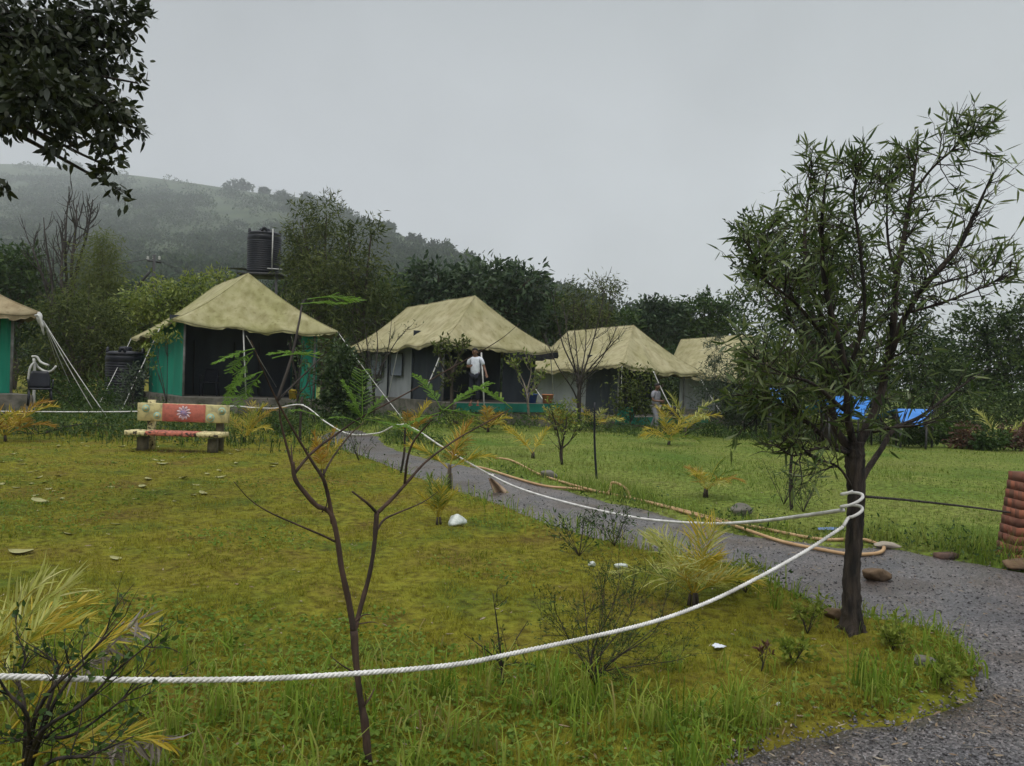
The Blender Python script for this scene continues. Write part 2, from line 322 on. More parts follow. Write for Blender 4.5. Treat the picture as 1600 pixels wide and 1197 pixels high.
# ------------------------------------------------------------------ foliage kit
LM = {
 'acacia': leafmat('acacia leaf', [(.024, .048, .010), (.055, .092, .02), (.11, .15, .038), (.20, .23, .10)], .38, .35, 1.2, .3),
 'dark': leafmat('dark glossy leaf', [(.010, .024, .009), (.022, .046, .015), (.052, .085, .028), (.10, .14, .05)], .5, .25, .8, .35, .2),
 'overhang': leafmat('overhanging leaf', [(.010, .016, .007), (.022, .032, .011), (.045, .055, .018)], .4, .22, 1.2),
 'mango': leafmat('blue green leaf', [(.010, .026, .012), (.024, .050, .022), (.055, .090, .038), (.10, .14, .07)], .5, .2, .5, .35, .2),
 'olive': leafmat('olive leaf', [(.016, .030, .007), (.042, .062, .013), (.09, .115, .026), (.17, .19, .06)], .6, .3, .4, .35, .15),
 'bright': leafmat('yellow green leaf', [(.05, .085, .010), (.12, .17, .022), (.22, .27, .045), (.32, .34, .09)], .45, .35, .8),
 'mid': leafmat('mid green leaf', [(.016, .040, .009), (.038, .078, .016), (.085, .13, .028)], .5, .3, .6, .35, .2),
 'bamboo': leafmat('bamboo leaf', [(.07, .10, .015), (.11, .14, .025), (.15, .17, .04)], .5, .4, .5),
 'grey': leafmat('grey green leaf', [(.03, .05, .028), (.05, .075, .04), (.09, .115, .07)], .5, .3, .6),
 'wood': leafmat('wooded slope leaf', [(.005, .017, .005), (.018, .042, .010), (.055, .090, .022)], .8, .2, .09, .6, .05),
 'frond': leafmat('feathery leaflet', [(.09, .19, .02), (.15, .28, .03), (.22, .36, .07)], .45, .45, 3),
 'palm_y': leafmat('yellowing palm leaflet', [(.20, .24, .025), (.38, .33, .035), (.50, .36, .035), (.34, .31, .06)], .5, .35, 4, .3),
 'palm_o': leafmat('orange palm leaflet', [(.26, .17, .02), (.38, .22, .025), (.20, .10, .02)], .5, .35, 4, .3),
 'palm_p': leafmat('pale palm leaflet', [(.24, .28, .05), (.40, .41, .10), (.52, .50, .22)], .5, .35, 4, .3),
 'dry': leafmat('withered leaflet', [(.12, .10, .08), (.22, .19, .16), (.32, .29, .26)], .8, .2, 4),
 'farright': leafmat('far right leaf', [(.010, .024, .007), (.026, .050, .013), (.060, .095, .024), (.11, .15, .04)], .55, .25, .5, .35, .15),
 'weed': leafmat('light weed leaf', [(.10, .15, .018), (.17, .22, .03), (.27, .31, .06)], .55, .4, 3, .3, .15),
 'palm_g': leafmat('green palm leaflet', [(.07, .13, .015), (.14, .21, .025), (.24, .27, .04)], .5, .35, 4, .3),
 'red': leafmat('red leaf', [(.07, .03, .02), (.11, .05, .03), (.06, .055, .02)], .5, .3, 2),
}
def lobes_world(lobes, Y):
    out = []
    for lb in lobes:
        x, y, rx, ry = lb[:4]; dy = lb[4] if len(lb) > 4 else 0; yy = Y + dy; c = at(x, y, yy); out.append((c, np.array([rx, (rx + ry) / 2 * .8, ry]) / F * yy))
    return out
def crown_mesh(mb, lobes, n, ll, lw, clump=.22, droop=.25, shell=.55, per=14, fine=False, curve=.2):
    vol = np.array([l[1][0] * l[1][2] for l in lobes]); cnt = np.maximum(1, (vol / vol.sum() * n / per).astype(int)); cents = []
    for (c, r), k in zip(lobes, cnt):
        d = rng.normal(size=(k, 3)); d /= np.linalg.norm(d, axis=1)[:, None]; rr = shell + (1.02 - shell) * rng.random(k) ** .7
        rr *= 1 + .22 * (rng.random(k) - .5) * 2 * (rng.random(k) < .35)
        cc = c + d * r * rr[:, None]; cents.append(cc)
        sg = clump * min(r[0], r[2]) + ll * .4
        P = np.repeat(cc, per, 0) + rng.normal(size=(k * per, 3)) * sg * .6; D = np.repeat(d, per, 0) * .8 + rng.normal(size=(k * per, 3)) * .75; D[:, 2] -= droop
        mb.leaves(P, D, ll * rng.uniform(.6, 1.25, k * per), lw * rng.uniform(.7, 1.2, k * per), curve, fine)
    return np.vstack(cents)
def trunk_mesh(mb, base, lobes, cents, r, nlimb=30, seg=6, fork=.45):
    top = np.mean([l[0] for l in lobes], 0); base = np.asarray(base, float); fk = base + (top - base) * fork; fk[:2] = base[:2] + (top[:2] - base[:2]) * fork * .5
    p = spline([base, base + (fk - base) * .5 + rng.normal(size=3) * .05 * np.linalg.norm(fk - base) * np.array([1, 1, 0]), fk], 5)
    mb.tube(p, np.linspace(r * 1.25, r * .8, len(p)), 8)
    for c, rr in lobes:
        mid = fk + (c - fk) * .5 + np.array([0, 0, .15 * np.linalg.norm(c - fk)]) * .4
        q = spline([fk, mid, c], 5); mb.tube(q, np.linspace(r * .6, r * .15, len(q)), 6)
    for i in rng.choice(len(cents), min(nlimb, len(cents)), False):
        c = cents[i]; k = min(range(len(lobes)), key=lambda j: np.linalg.norm(lobes[j][0] - c)); s = lobes[k][0] + (fk - lobes[k][0]) * random.uniform(.1, .5)
        q = spline([s, (s + c) / 2 + rng.normal(size=3) * .06 * np.linalg.norm(c - s), c], 3); mb.tube(q, np.linspace(r * .2, r * .05, len(q)), 4, False)
def tree(name, label, cat, base_px, Y, lobes, n, ll, lw, lm, bark='bark', r=.12, group=None, fork=.45, z0=None, **kw):
    lb = lobes_world(lobes, Y); b = at(base_px[0], base_px[1], Y); b[2] = float(hgt(b[0], b[1])) - .05 if z0 is None else z0
    o = thing(name, label, cat, b, group); mb = MB(); cents = crown_mesh(mb, lb, n, ll, lw, **kw); mb.build('crown', LM[lm], o)
    mb = MB(); trunk_mesh(mb, b, lb, cents, r, fork=fork); mb.build('trunk', MT[bark], o, smooth=True); return o
def bush(label, base_px, Y, lobes, n, ll, lw, lm, group=None, r=.025, **kw):
    return tree('bush', label, 'bush', base_px, Y, lobes, n, ll, lw, lm, 'twig', r, group, fork=.2, **kw)
def twigset(mb, starts, dirs, length, rad, n_child=3, seg=5, up=.3, wig=.18):
    tips = []
    for p, d in zip(starts, dirs):
        d = unit(d); L = length * random.uniform(.6, 1.3); pts = [np.array(p, float)]
        for k in range(seg):
            d = unit(d + rng.normal(size=3) * wig + np.array([0, 0, up / seg])); pts.append(pts[-1] + d * L / seg)
        mb.tube(pts, np.linspace(rad, rad * .35, seg + 1), 4, False); tips.append(np.array(pts))
        for c in range(n_child):
            k = random.randint(1, seg - 1); d2 = unit((pts[k + 1] - pts[k]) / (L / seg) + rng.normal(size=3) * .6); q = [pts[k]]
            for j in range(3): d2 = unit(d2 + rng.normal(size=3) * wig + np.array([0, 0, up / 4])); q.append(q[-1] + d2 * L * .18)
            mb.tube(q, np.linspace(rad * .55, rad * .25, 4), 3, False); tips.append(np.array(q))
    return tips
def leaves_on(mb, tips, per, ll, lw, curve=.25, fine=True, spread=.7, skip=0., droop=.0, m=0):
    P = []; D = []
    for t in tips:
        if random.random() < skip: continue
        k = len(t)
        for _ in range(per):
            s = random.uniform(.25, 1) * (k - 1); i = min(int(s), k - 2); p = t[i] + (t[i + 1] - t[i]) * (s - i)
            d = unit(t[i + 1] - t[i]) + rng.normal(size=3) * spread; d[2] -= droop; P.append(p); D.append(d)
    if P: mb.leaves(P, np.array(D), ll * rng.uniform(.6, 1.2, len(P)), lw * rng.uniform(.7, 1.2, len(P)), curve, fine, m)
def frond_mesh(lf, st, base, d, L, nl=24, leaf=.3, w=.025, droop=.6, r=.006, fold=.5, fine=True):
    d = unit(d); pts = [np.array(base, float)]; k = 12
    for i in range(k):
        d = unit(d + np.array([0, 0, -droop / k * (.4 + 1.4 * i / k)])); pts.append(pts[-1] + d * L / k)
    pts = np.array(pts); st.tube(pts, np.linspace(r, r * .3, k + 1), 4, False); P = []; D = []; LL = []
    for s in np.linspace(.22, .99, nl):
        x = s * k; i = min(int(x), k - 1); p = pts[i] + (pts[i + 1] - pts[i]) * (x - i); t = unit(pts[i + 1] - pts[i]); sd = unit(np.cross(t, [0, 0, 1])); up = np.cross(sd, t)
        for sg in (-1, 1):
            P.append(p); D.append(t * (.55 + .7 * s) + sd * sg * (1.15 - .5 * s) + up * fold * .6 + rng.normal(size=3) * .10 - np.array([0, 0, .15])); LL.append(leaf * (.45 + .75 * math.sin(math.pi * (.12 + .8 * s))) * random.uniform(.85, 1.1))
    lf.leaves(P, np.array(D), np.array(LL), w * rng.uniform(.6, 1.15, len(P)), .75, fine, upb=.3)
def palm(label, base, n, L, lms, up=(.5, 1.4), leaf=.3, w=.022, droop=.7, group=None, az=None, nl=30, stem=.12, fine=True, cat='palm'):
    o = thing('palm', label, cat, base, group); st = MB(); b = np.asarray(base, float)
    for k in range(3):
        a = random.uniform(0, 6.28); st.tube(spline([b + np.array([math.cos(a), math.sin(a), 0]) * .03, b + np.array([math.cos(a) * .02, math.sin(a) * .02, stem])], 2), np.array([.022, .018, .014]) * (L / .7), 6)
    st.build('stem', MT['bark'], o, smooth=True)
    for k in range(n):
        a = (az[k % len(az)] if az else k * 2.4) + random.uniform(-.25, .25); e = random.uniform(*up); lf = MB(); s = MB(); d = np.array([math.cos(a) * math.cos(e), math.sin(a) * math.cos(e), math.sin(e)])
        lm = lms[k % len(lms)]; frond_mesh(lf, s, b + np.array([0, 0, stem * .8]), d, L * random.uniform(.75, 1.1), nl, leaf, w, droop, .006 * L / .7, fine=fine)
        f = lf.build('frond', LM[lm], o); s.build('rachis', LM['palm_y'], f, org=o['_o'])
    return o
# ------------------------------------------------------------------ tents
def canvas_mat(name, c1, c2, stain):
    m, t, n, l, b = newmat(name); b.inputs['Roughness'].default_value = .85; b.inputs['Specular IOR Level'].default_value = .2
    g = n.new('ShaderNodeNewGeometry')
    def noise(s, d=5, st=None):
        q = n.new('ShaderNodeTexNoise'); q.inputs['Scale'].default_value = s; q.inputs['Detail'].default_value = d
        if st:
            mp = n.new('ShaderNodeMapping'); mp.inputs['Scale'].default_value = st; l.new(g.outputs['Position'], mp.inputs[0]); l.new(mp.outputs[0], q.inputs['Vector'])
        else: l.new(g.outputs['Position'], q.inputs['Vector'])
        return q
    a = ramp(n, [(.35, c1), (.65, c2)]); l.new(noise(.9, 6).outputs[0], a.inputs[0])
    s = ramp(n, [(.42, (1, 1, 1)), (.72, stain)]); l.new(noise(1.7, 8, (2.6, 2.6, .25)).outputs[0], s.inputs[0])
    x = n.new('ShaderNodeMix'); x.data_type = 'RGBA'; x.blend_type = 'MULTIPLY'; x.inputs[0].default_value = .9; l.new(a.outputs[0], x.inputs[6]); l.new(s.outputs[0], x.inputs[7])
    sp = ramp(n, [(.60, (1, 1, 1)), (.72, (.55, .5, .4))]); l.new(noise(7, 4).outputs[0], sp.inputs[0])
    y = n.new('ShaderNodeMix'); y.data_type = 'RGBA'; y.blend_type = 'MULTIPLY'; y.inputs[0].default_value = .6; l.new(x.outputs[2], y.inputs[6]); l.new(sp.outputs[0], y.inputs[7]); l.new(y.outputs[2], b.inputs['Base Color'])
    bp = n.new('ShaderNodeBump'); bp.inputs['Strength'].default_value = .6; bp.inputs['Distance'].default_value = .05; l.new(noise(3, 5, (1, 1, .5)).outputs[0], bp.inputs['Height']); l.new(bp.outputs[0], b.inputs['Normal']); return m
CV1 = canvas_mat('mossy khaki canvas', (.335, .31, .18), (.255, .245, .11), (.62, .60, .46))
CV2 = canvas_mat('khaki canvas', (.345, .315, .19), (.275, .255, .135), (.66, .63, .52))
CV0 = canvas_mat('brown canvas', (.30, .24, .14), (.24, .20, .12), (.6, .55, .5))
def panel(a, b, c, d, seed, sag=.16, drop=.12, nu=36, nv=22, scal=3):
    """a->b eave, d->c ridge side"""
    u, v = np.meshgrid(np.linspace(0, 1, nu), np.linspace(0, 1, nv), indexing='ij'); U = u[..., None]; V = v[..., None]
    P = a * (1 - U) * (1 - V) + b * U * (1 - V) + c * U * V + d * (1 - U) * V
    P[..., 2] -= sag * np.sin(np.pi * np.clip(v, 0, 1)) * (1 - .35 * v) + drop * np.sin(np.pi * u) ** .8 * (1 - v) ** 2.5
    L = np.linalg.norm(b - a); ed = np.sin(np.pi * u) ** .5
    nrm = unit(np.cross(b - a, d - a)); nrm = nrm * np.sign(nrm[2])
    wr = .05 * np.sin(u * L * 4.2 + 3 * vnoise(u * 4, v * 3, seed)) * (1 - v) ** 1.2 + .07 * (fbm(u * L * 1.6, v * 2.2, seed, 3) - .42) + .035 * np.sin((u * 5 + v * 9) * 2 + 4 * vnoise(u * 3, v * 3, seed + 5)) * v * (1 - v) * 2
    P += nrm * (wr * ed)[..., None]
    P[..., 2] -= .045 * np.abs(np.sin(u * np.pi * scal)) * np.exp(-v * 14)
    return P
def valance(mb, E, h, seed, jag=.0):
    k = len(E); n = 1; w = np.array([.5 + .5 * abs(math.sin(i * 1.9 + seed)) for i in range(k)]); rr = np.random.default_rng(seed)
    a = E.copy(); a[:, 2] -= .006; m = E.copy(); m[:, 2] -= h * .5; m += rr.normal(size=(k, 3)) * .012; b = E.copy(); b[:, 2] -= h * (1 - jag * w * rr.uniform(.3, 1, k)); b += rr.normal(size=(k, 3)) * .02
    mb.grid(np.stack([a, m, b], 1))
def wallsheet(a, b, z0, z1a, z1b, seed, n=26, m=8, amp=.035):
    """vertical cloth from a to b (xy)"""
    u, v = np.meshgrid(np.linspace(0, 1, n), np.linspace(0, 1, m), indexing='ij'); a = np.asarray(a)[:2]; b = np.asarray(b)[:2]
    xy = a + (b - a) * u[..., None]; nm = unit([-(b - a)[1], (b - a)[0]]); L = np.linalg.norm(b - a)
    off = amp * (np.sin(u * L * 7 + 3 * vnoise(u * 5, v, seed)) * (.4 + .6 * (1 - v)) + 1.2 * (fbm(u * L * 2, v * 2, seed, 2) - .4)); xy = xy + nm * off[..., None]
    z = z0 + ((z1a * (1 - u) + z1b * u) - z0) * v; return np.concatenate([xy, z[..., None]], -1)
TENTS = {}
def tent(label, FL, FR, BL, P, Rr, zf, canvas, wallm, left_m, ins=.10, ver=.32, seed=1, val=.14, jag=.0, front=True, vmat=None, scal=3):
    FL, FR, BL, P, Rr = [at(*q) for q in (FL, FR, BL, P, Rr)]; BR = FR + BL - FL; BR[2] = (BL[2] + FR[2]) / 2
    cen = (FL + FR + BL + BR) / 4; base = cen.copy(); base[2] = zf
    o = thing('tent', label, 'tent', base, 'canvas tents in a row'); mb = MB()
    pans = [panel(FL, FR, P, P, seed, scal=scal), panel(BL, FL, P, Rr, seed + 1, scal=scal + 1), panel(FR, BR, Rr, P, seed + 2, scal=scal + 1), panel(BR, BL, Rr, Rr, seed + 3, scal=scal)]
    for p in pans: mb.grid(p)
    rf = mb.build('roof', canvas, o, smooth=True); sm = rf.modifiers.new('thick', 'SOLIDIFY'); sm.thickness = .012
    mb = MB()
    for k, p in enumerate(pans): valance(mb, p[:, 0], val, seed + k, jag)
    vb = mb.build('valance', vmat or canvas, o, smooth=True)
    # ridge seam and hip seams
    mb = MB()
    for e in (pans[0][0], pans[0][-1], pans[1][:, -1], pans[3][0], pans[3][-1]):
        q = e.copy(); q[:, 2] += .015; mb.tube(q, .016, 5, False)
    for pn_ in pans[:3]:
        for fr in (7, 14, 21, 28): q = pn_[fr].copy(); q[:, 2] += .009; mb.tube(q, .007, 4, False)
        q = pn_[:, 1].copy(); q[:, 2] += .008; mb.tube(q, .010, 4, False)
    mb.build('seam', canvas, o, smooth=True)
    def plan(s, t):   # s along front, t back ; inset footprint
        s = ins + s * (1 - 2 * ins); t = ins + t * (1 - 2 * ins); q = FL * (1 - s) * (1 - t) + FR * s * (1 - t) + BL * (1 - s) * t + BR * s * t; return q
    def roofz(q):
        e = min(FL[2], FR[2], BL[2]); return e
    zt = lambda q: q[2] + .02
    c00, c10, c01, c11 = plan(0, 0), plan(1, 0), plan(0, 1), plan(1, 1); v0, v1 = plan(0, ver), plan(1, ver); t_ = .08
    def cloth(name, a, b, m, sd, top=0, amp=.035, drop0=0):
        mb = MB(); mb.grid(wallsheet(a, b, zf + drop0, zt(a) + top, zt(b) + top, sd, amp=amp)); return mb.build(name, m, o, smooth=True)
    cloth('side_wall', v0, c01, left_m, seed + 11, .1); cloth('side_wall', v1, c11, wallm, seed + 12, .1); cloth('rear_wall', c01, c11, wallm, seed + 13, .1)
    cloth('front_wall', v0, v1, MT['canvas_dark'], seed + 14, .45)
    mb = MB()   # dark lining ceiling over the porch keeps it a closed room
    for q in (c00, c10): mb = MB(); mb.tube([[q[0], q[1], zf], [q[0], q[1], zt(q) + .05]], .035, 8); mb.build('porch_pole', MT['pole'], o, smooth=True)
    TENTS[label] = dict(o=o, FL=FL, FR=FR, BL=BL, BR=BR, P=P, R=Rr, plan=plan, c00=c00, c10=c10, c01=c01, c11=c11, v0=v0, v1=v1, zf=zf, cloth=cloth, pans=pans)
    return TENTS[label]
def plinth(label, T, m, ex=.25, skirt=None, zb=-.4, front=.15, name='plinth'):
    q = [T['plan'](-.07, -front), T['plan'](1.07, -front), T['plan'](1.07, 1.07), T['plan'](-.07, 1.07)]; z = T['zf'] - .006; c = sum(q) / 4
    o = thing(name, label, 'platform', (c[0], c[1], zb)); mb = MB(); n = 24
    for i in range(4):
        a, b = q[i], q[(i + 1) % 4]; u, v = np.meshgrid(np.linspace(0, 1, n), np.linspace(0, 1, 6), indexing='ij'); G = np.empty((n, 6, 3)); G[..., :2] = a[:2] + (b - a)[:2] * u[..., None]; G[..., 2] = zb + (z - zb) * v
        nm = unit([(b - a)[1], -(b - a)[0]]); off = .10 * (fbm(u * 14, v * 4, 40 + i, 2) - .4) * (v < .99); G[..., :2] += nm * off[..., None]; mb.grid(G)
    mb.add([[*p[:2], z] for p in q], None, [(0, 1, 2, 3)]); mb.build('stonework', m, o)
    if skirt:
        for i in (0, 3) if skirt != 'front' else (0,):
            a, b = q[i], q[(i + 1) % 4]; nm = unit([(b - a)[1], -(b - a)[0]]) * .07; mb = MB(); mb.grid(wallsheet(a[:2] + nm, b[:2] + nm, z - .26, z + .012, z + .012, 60 + i, n=40, m=5, amp=.02)); mb.build('cloth_skirt', MT['teal_cloth'], o, smooth=True)
    return o, q
def guy(T, pts, r=.012, name='guy_rope', m='white_pole'):
    mb = MB(); p = np.array(pts, float)
    if len(p) == 2:
        t = np.linspace(0, 1, 8)[:, None]; q = p[0] + (p[1] - p[0]) * t; q[:, 2] -= .05 * np.sin(np.pi * t[:, 0])
    else: q = spline(p, 5)
    mb.tube(q, r, 5); return mb.build(name, MT[m], T['o'], smooth=True)
def pz(px, py, Y): return float(at(px, py, Y)[2])
# first tent
A = tent('mossy khaki tent with a green side wall right behind the painted bench', (270, 499, 22.4), (528, 519, 23.6), (205, 529, 26.3), (388, 428, 24.6), (337, 447, 27), pz(285, 619, 22.9), CV1, MT['green_net'], MT['green_net'], seed=3, ver=.42, val=.05)
A['cloth']('side_curtain', A['c00'], A['v0'], MT['green_net'], 5, .12)
A['cloth']('right_curtain', A['plan'](.90, .02), A['plan'](1.03, .02), MT['green_net'], 6, .0)
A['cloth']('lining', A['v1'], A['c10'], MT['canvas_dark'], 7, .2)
plinth('rough stone plinth under the mossy khaki tent behind the bench', A, MT['stone'])
mbx = MB(); mbx.tube([A['plan'](.42, -.15) * [1, 1, 0] + [0, 0, A['zf']], A['plan'](.40, -.1)], .022, 6); mbx.build('prop_pole', MT['white_pole'], A['o'])
guy(A, [at(455, 526, 23.2), gp(492, 640)]); guy(A, [A['FR'], gp(640, 668)]); guy(A, [at(250, 512, 22.6), at(222, 572, 22), gp(186, 650)]); guy(A, [A['BL'], gp(150, 640)]); guy(A, [at(385, 525, 22.6), gp(455, 640)])
mbx = MB(); a0 = A['plan'](.03, .05)
for s, z in ((.2, .45), (.52, .55), (.72, .5)):   # dark bars modelled for door seams and a bed frame's shadow inside the porch
    q = A['plan'](s, .405); mbx = MB(); mbx.box([q[0], q[1] - .05, A['zf'] + .9], [.05, .02, 1.7], .2); mbx.build('seam_and_shadow_bar', MT['black_plastic'], A['o'])
# second tent
B = tent('large khaki tent with grey side wall, a person on its green platform', (692, 531, 22.6), (872, 549, 25), (545, 544, 28), (742, 463, 25), (637, 481, 28.5), pz(700, 629, 22.6), CV2, MT['canvas_wall'], MT['canvas_wall'], seed=17, ver=.36, val=.10, jag=.5, scal=2)
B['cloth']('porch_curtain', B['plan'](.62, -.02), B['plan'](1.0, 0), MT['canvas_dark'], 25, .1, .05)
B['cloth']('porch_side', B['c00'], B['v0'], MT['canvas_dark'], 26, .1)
PB, qB = plinth('stone plinth with green cloth skirt under the second tent', B, MT['stone'], skirt='front', front=.22)
mbx = MB(); E = B['pans'][0][19:, 0].copy(); E[:, 2] -= .03; E[:, 1] -= .03; valance(mbx, E, .24, 4, .2); mbx.build('tarp_strip', MT['black_plastic'], B['o'], smooth=True)
for s in (.28, .72):
    q = B['v0'] + (B['c01'] - B['v0']) * s; d = unit((B['c01'] - B['v0']) * [1, 1, 0]); n_ = np.array([-d[1], d[0], 0]); n_ = n_ if n_[1] < 0 else -n_
    mbx = MB(); G = wallsheet(q - d * .42 + n_ * .09, q + d * .42 + n_ * .09, B['zf'] + .75, B['zf'] + 1.5, B['zf'] + 1.5, 8, n=8, m=6, amp=.01); mbx.grid(G); wn = mbx.build('window', mat('window flap', (.20, .23, .27), (.15, .175, .21), .8, 2), B['o'], smooth=True)
    mbx = MB(); mbx.tube(np.vstack([G[0], G[::-1, 0][-1:], G[:, 0], G[-1], G[::-1, -1]]) + n_ * .01, .012, 4); mbx.build('window_trim', MT['canvas_dark'], wn, org=B['o']['_o'])
mbx = MB()
for s in (.0, .5, 1.0):
    q = B['v0'] + (B['c01'] - B['v0']) * s; mbx = MB(); mbx.box([q[0] + .0, q[1] - .12, B['zf'] + .85], [.05, .05, 1.7]); mbx.build('wall_strut', MT['canvas_dark'], B['o'])
q0 = B['plan'](.53, -.12); mbx = MB(); mbx.tube([at(757, 655, 22.75), at(755, 600, 22.8), at(752, 551, 22.9)], .024, 6); mbx.build('porch_pole', MT['white_pole'], B['o'], smooth=True)
guy(B, [at(692, 535, 22.6), gp(668, 612 + 40)], .016); guy(B, [at(695, 535, 22.6), at(668, 602, 22)], .02); guy(B, [at(548, 545, 27.9), gp(536, 640)]); guy(B, [at(860, 552, 24.8), gp(868, 660)], .015); guy(B, [at(622, 545, 25), gp(600, 650)], .015)
# third and fourth tents, first-row tent at the left edge
Cn = tent('khaki tent third along, behind the leafless brushy shrub', (972, 568, 27), (1100, 583, 30.5), (815, 576, 33), (990, 509, 30.5), (888, 518, 34), pz(960, 651, 27), CV2, MT['canvas_wall'], MT['canvas_wall'], seed=31, ver=.36, val=.12, jag=.3)
Cn['cloth']('porch_side', Cn['c00'], Cn['v0'], MT['canvas_dark'], 36, .1)
plinth('low plinth with green cloth skirt under the third tent', Cn, MT['stone'], skirt='front', zb=-.7, front=.2)
guy(Cn, [at(972, 572, 27), gp(968, 668)]); guy(Cn, [at(1020, 578, 27.5), at(1050, 640, 26.5)], .02); guy(Cn, [at(818, 578, 32), at(860, 640, 28)], .02)
Dn = tent('farthest khaki tent, partly hidden behind the acacia tree', (1120, 588, 31), (1275, 603, 35), (1040, 577, 36), (1172, 523, 34.5), (1064, 531, 37), pz(1110, 645, 31), CV2, MT['canvas_wall'], MT['canvas_wall'], seed=47, ver=.3, val=.16, jag=.3)
Dn['cloth']('porch_side', Dn['c00'], Dn['v0'], MT['canvas_wall'], 56, .1)
plinth('low plinth under the farthest tent', Dn, MT['stone'], zb=-.7)
guy(Dn, [at(1095, 592, 31), at(1130, 650, 29)], .02)
En = tent('brownish tent cut off by the left edge, with a green curtain', (-205, 476, 18.5), (62, 489, 19.5), (-300, 500, 23), (-95, 400, 20.5), (-150, 420, 23.5), pz(20, 616, 19.3), CV0, MT['canvas_wall'], MT['green_net'], seed=61, ver=.4, val=.12, jag=.2)
En['cloth']('right_curtain', En['plan'](.90, -.01), En['plan'](1.0, 0), MT['green_net'], 66, .1)
En['cloth']('porch_side', En['c10'], En['v1'], MT['canvas_dark'], 67, .1)
plinth('stone plinth under the tent at the left edge', En, MT['stone'])
mbx = MB(); e0 = En['FR']
for k in range(5): mbx.tube(spline([e0 + rng.normal(size=3) * .04, e0 + [.08, -.05, -.12] + rng.normal(size=3) * .05, e0 + [.12, 0, -.34] + rng.normal(size=3) * .09], 4), [.03] * 8 + [.02], 6)
mbx.build('tie_knot', MT['white_pole'], En['o'], smooth=True)
for q in ((170, 655), (150, 648), (128, 640), (105, 612)): guy(En, [e0 + [.1, 0, -.2], gp(*q)], .011)
# ------------------------------------------------------------------ water tanks and electric pole
def water_tank(label, base, rad, h, pipe=False):
    o = thing('water_tank', label, 'water tank', base); prof = [(0, 0), (rad * .97, 0)]; n = 15
    for i in range(n):
        z0 = h * (.03 + .72 * i / n); dz = h * .72 / n; prof += [(rad * .955, z0), (rad, z0 + dz * .35), (rad, z0 + dz * .65), (rad * .955, z0 + dz)]
    prof += [(rad * .99, h * .77), (rad, h * .83), (rad * .98, h * .86), (rad * .93, h * .885), (rad * .98, h * .90), (rad * .95, h * .935), (rad * .8, h * .96), (rad * .3, h * .975), (rad * .3, h * 1.0), (0, h * 1.005)]
    mb = MB(); mb.lathe(prof, 40, base); mb.build('body', MT['black_plastic'], o, smooth=False)
    mb = MB(); mb.lathe([(rad * .34, h * .97), (rad * .34, h * 1.03), (rad * .3, h * 1.05), (0, h * 1.06)], 20, base); mb.build('lid', MT['black_plastic'], o)
    for a in (.4, 1.9, 3.5, 5.0):
        mb = MB(); mb.tube(spline([np.array(base) + [math.cos(a + k) * rad * .88, math.sin(a + k) * rad * .88, h * (.94 + zz)] for k, zz in ((-.16, 0), (-.07, .065), (.07, .065), (.16, 0))], 4), .06 * rad / .7, 6); mb.build('lug', MT['black_plastic'], o, smooth=True)
    return o
tb = at(412, 429, 34); tb = np.array([tb[0], tb[1], tb[2]])
TK = water_tank('ribbed black water tank up on the steel stand behind the tent', tuple(tb), .74, 1.95)
mb = MB(); pt = tb + [.56, -.62, 0]; mb.tube([pt + [0, 0, .2], pt + [0, 0, 1.95]], .03, 8); mb.tube([pt + [-.3, 0, .2], pt + [.5, 0, .17]], .028, 8); mb.build('pipe', MT['white_pole'], TK)
o = thing('tank_stand', 'dark steel stand carrying the ribbed black water tank', 'stand', (tb[0], tb[1], 0)); mb = MB(); mb.box(tb + [.05, 0, -.06], [1.9, 1.7, .1]); mb.build('deck', MT['steel'], o)
mb = MB(); s0 = at(372, 421, 34); mb.add([s0 + [-.75, -.5, -.02], s0 + [.35, -.55, .02], s0 + [.5, .55, .05], s0 + [-.6, .6, .12], s0 + [-.75, -.5, -.05], s0 + [.35, -.55, -.01], s0 + [.5, .55, .02], s0 + [-.6, .6, .09]], None, [(0, 1, 2, 3), (7, 6, 5, 4), (0, 4, 5, 1), (1, 5, 6, 2), (2, 6, 7, 3), (3, 7, 4, 0)]); mb.build('roof_sheet', MT['steel'], o)
for dx, dy in ((-.75, -.7), (.8, -.7), (-.75, .7), (.8, .7)):
    mb = MB(); mb.box([tb[0] + dx, tb[1] + dy, (tb[2] - .1) / 2 - .2], [.09, .09, tb[2] + .3]); mb.build('leg', MT['steel'], o)
mb = MB()
for dy in (-.66, .66): mb.tube([[tb[0] - .75, tb[1] + dy, 2.2], [tb[0] + .8, tb[1] + dy, tb[2] - .3]], .03, 5)
mb.build('brace', MT['steel'], o)
g0 = at(194, 628, 25.2); water_tank('ribbed black water tank standing on the ground beside the green wall', (g0[0], g0[1], g0[2]), .6, 1.75)
mb = MB(); mb.lathe([(0, -.6), (.72, -.6), (.70, 0), (0, 0)], 20, g0); o = mb.build('stone_plinth', MT['stone'], org=g0); tag(o, 'low stone base under the water tank on the ground', 'platform')
ep = at(238, 470, 50); o = thing('electric_pole', 'black electric pole with crossarm and leaning strut before the misty hill', 'pole', (ep[0], ep[1], 0)); tp = at(241, 398, 50)
mb = MB(); mb.tube([[ep[0], ep[1], -.3], tp], .10, 8); mb.build('post', MT['steel'], o); mb = MB(); mb.tube([at(215, 447, 50), at(240, 418, 50)], .09, 6); mb.tube([at(215, 447, 50), [at(170, 447, 50)[0], 50, 0]], .09, 6); mb.build('strut', MT['steel'], o)
mb = MB(); mb.tube([at(230, 407, 49.6), at(251, 410, 50.4)], .07, 6); mb.build('crossarm', MT['steel'], o)
for q in (231, 240, 249): mb = MB(); p = at(q, 406, 50); mb.lathe([(.05, 0), (.1, .08), (.06, .14), (.09, .2), (0, .26)], 8, p); mb.build('insulator', MT['white_pole'], o)
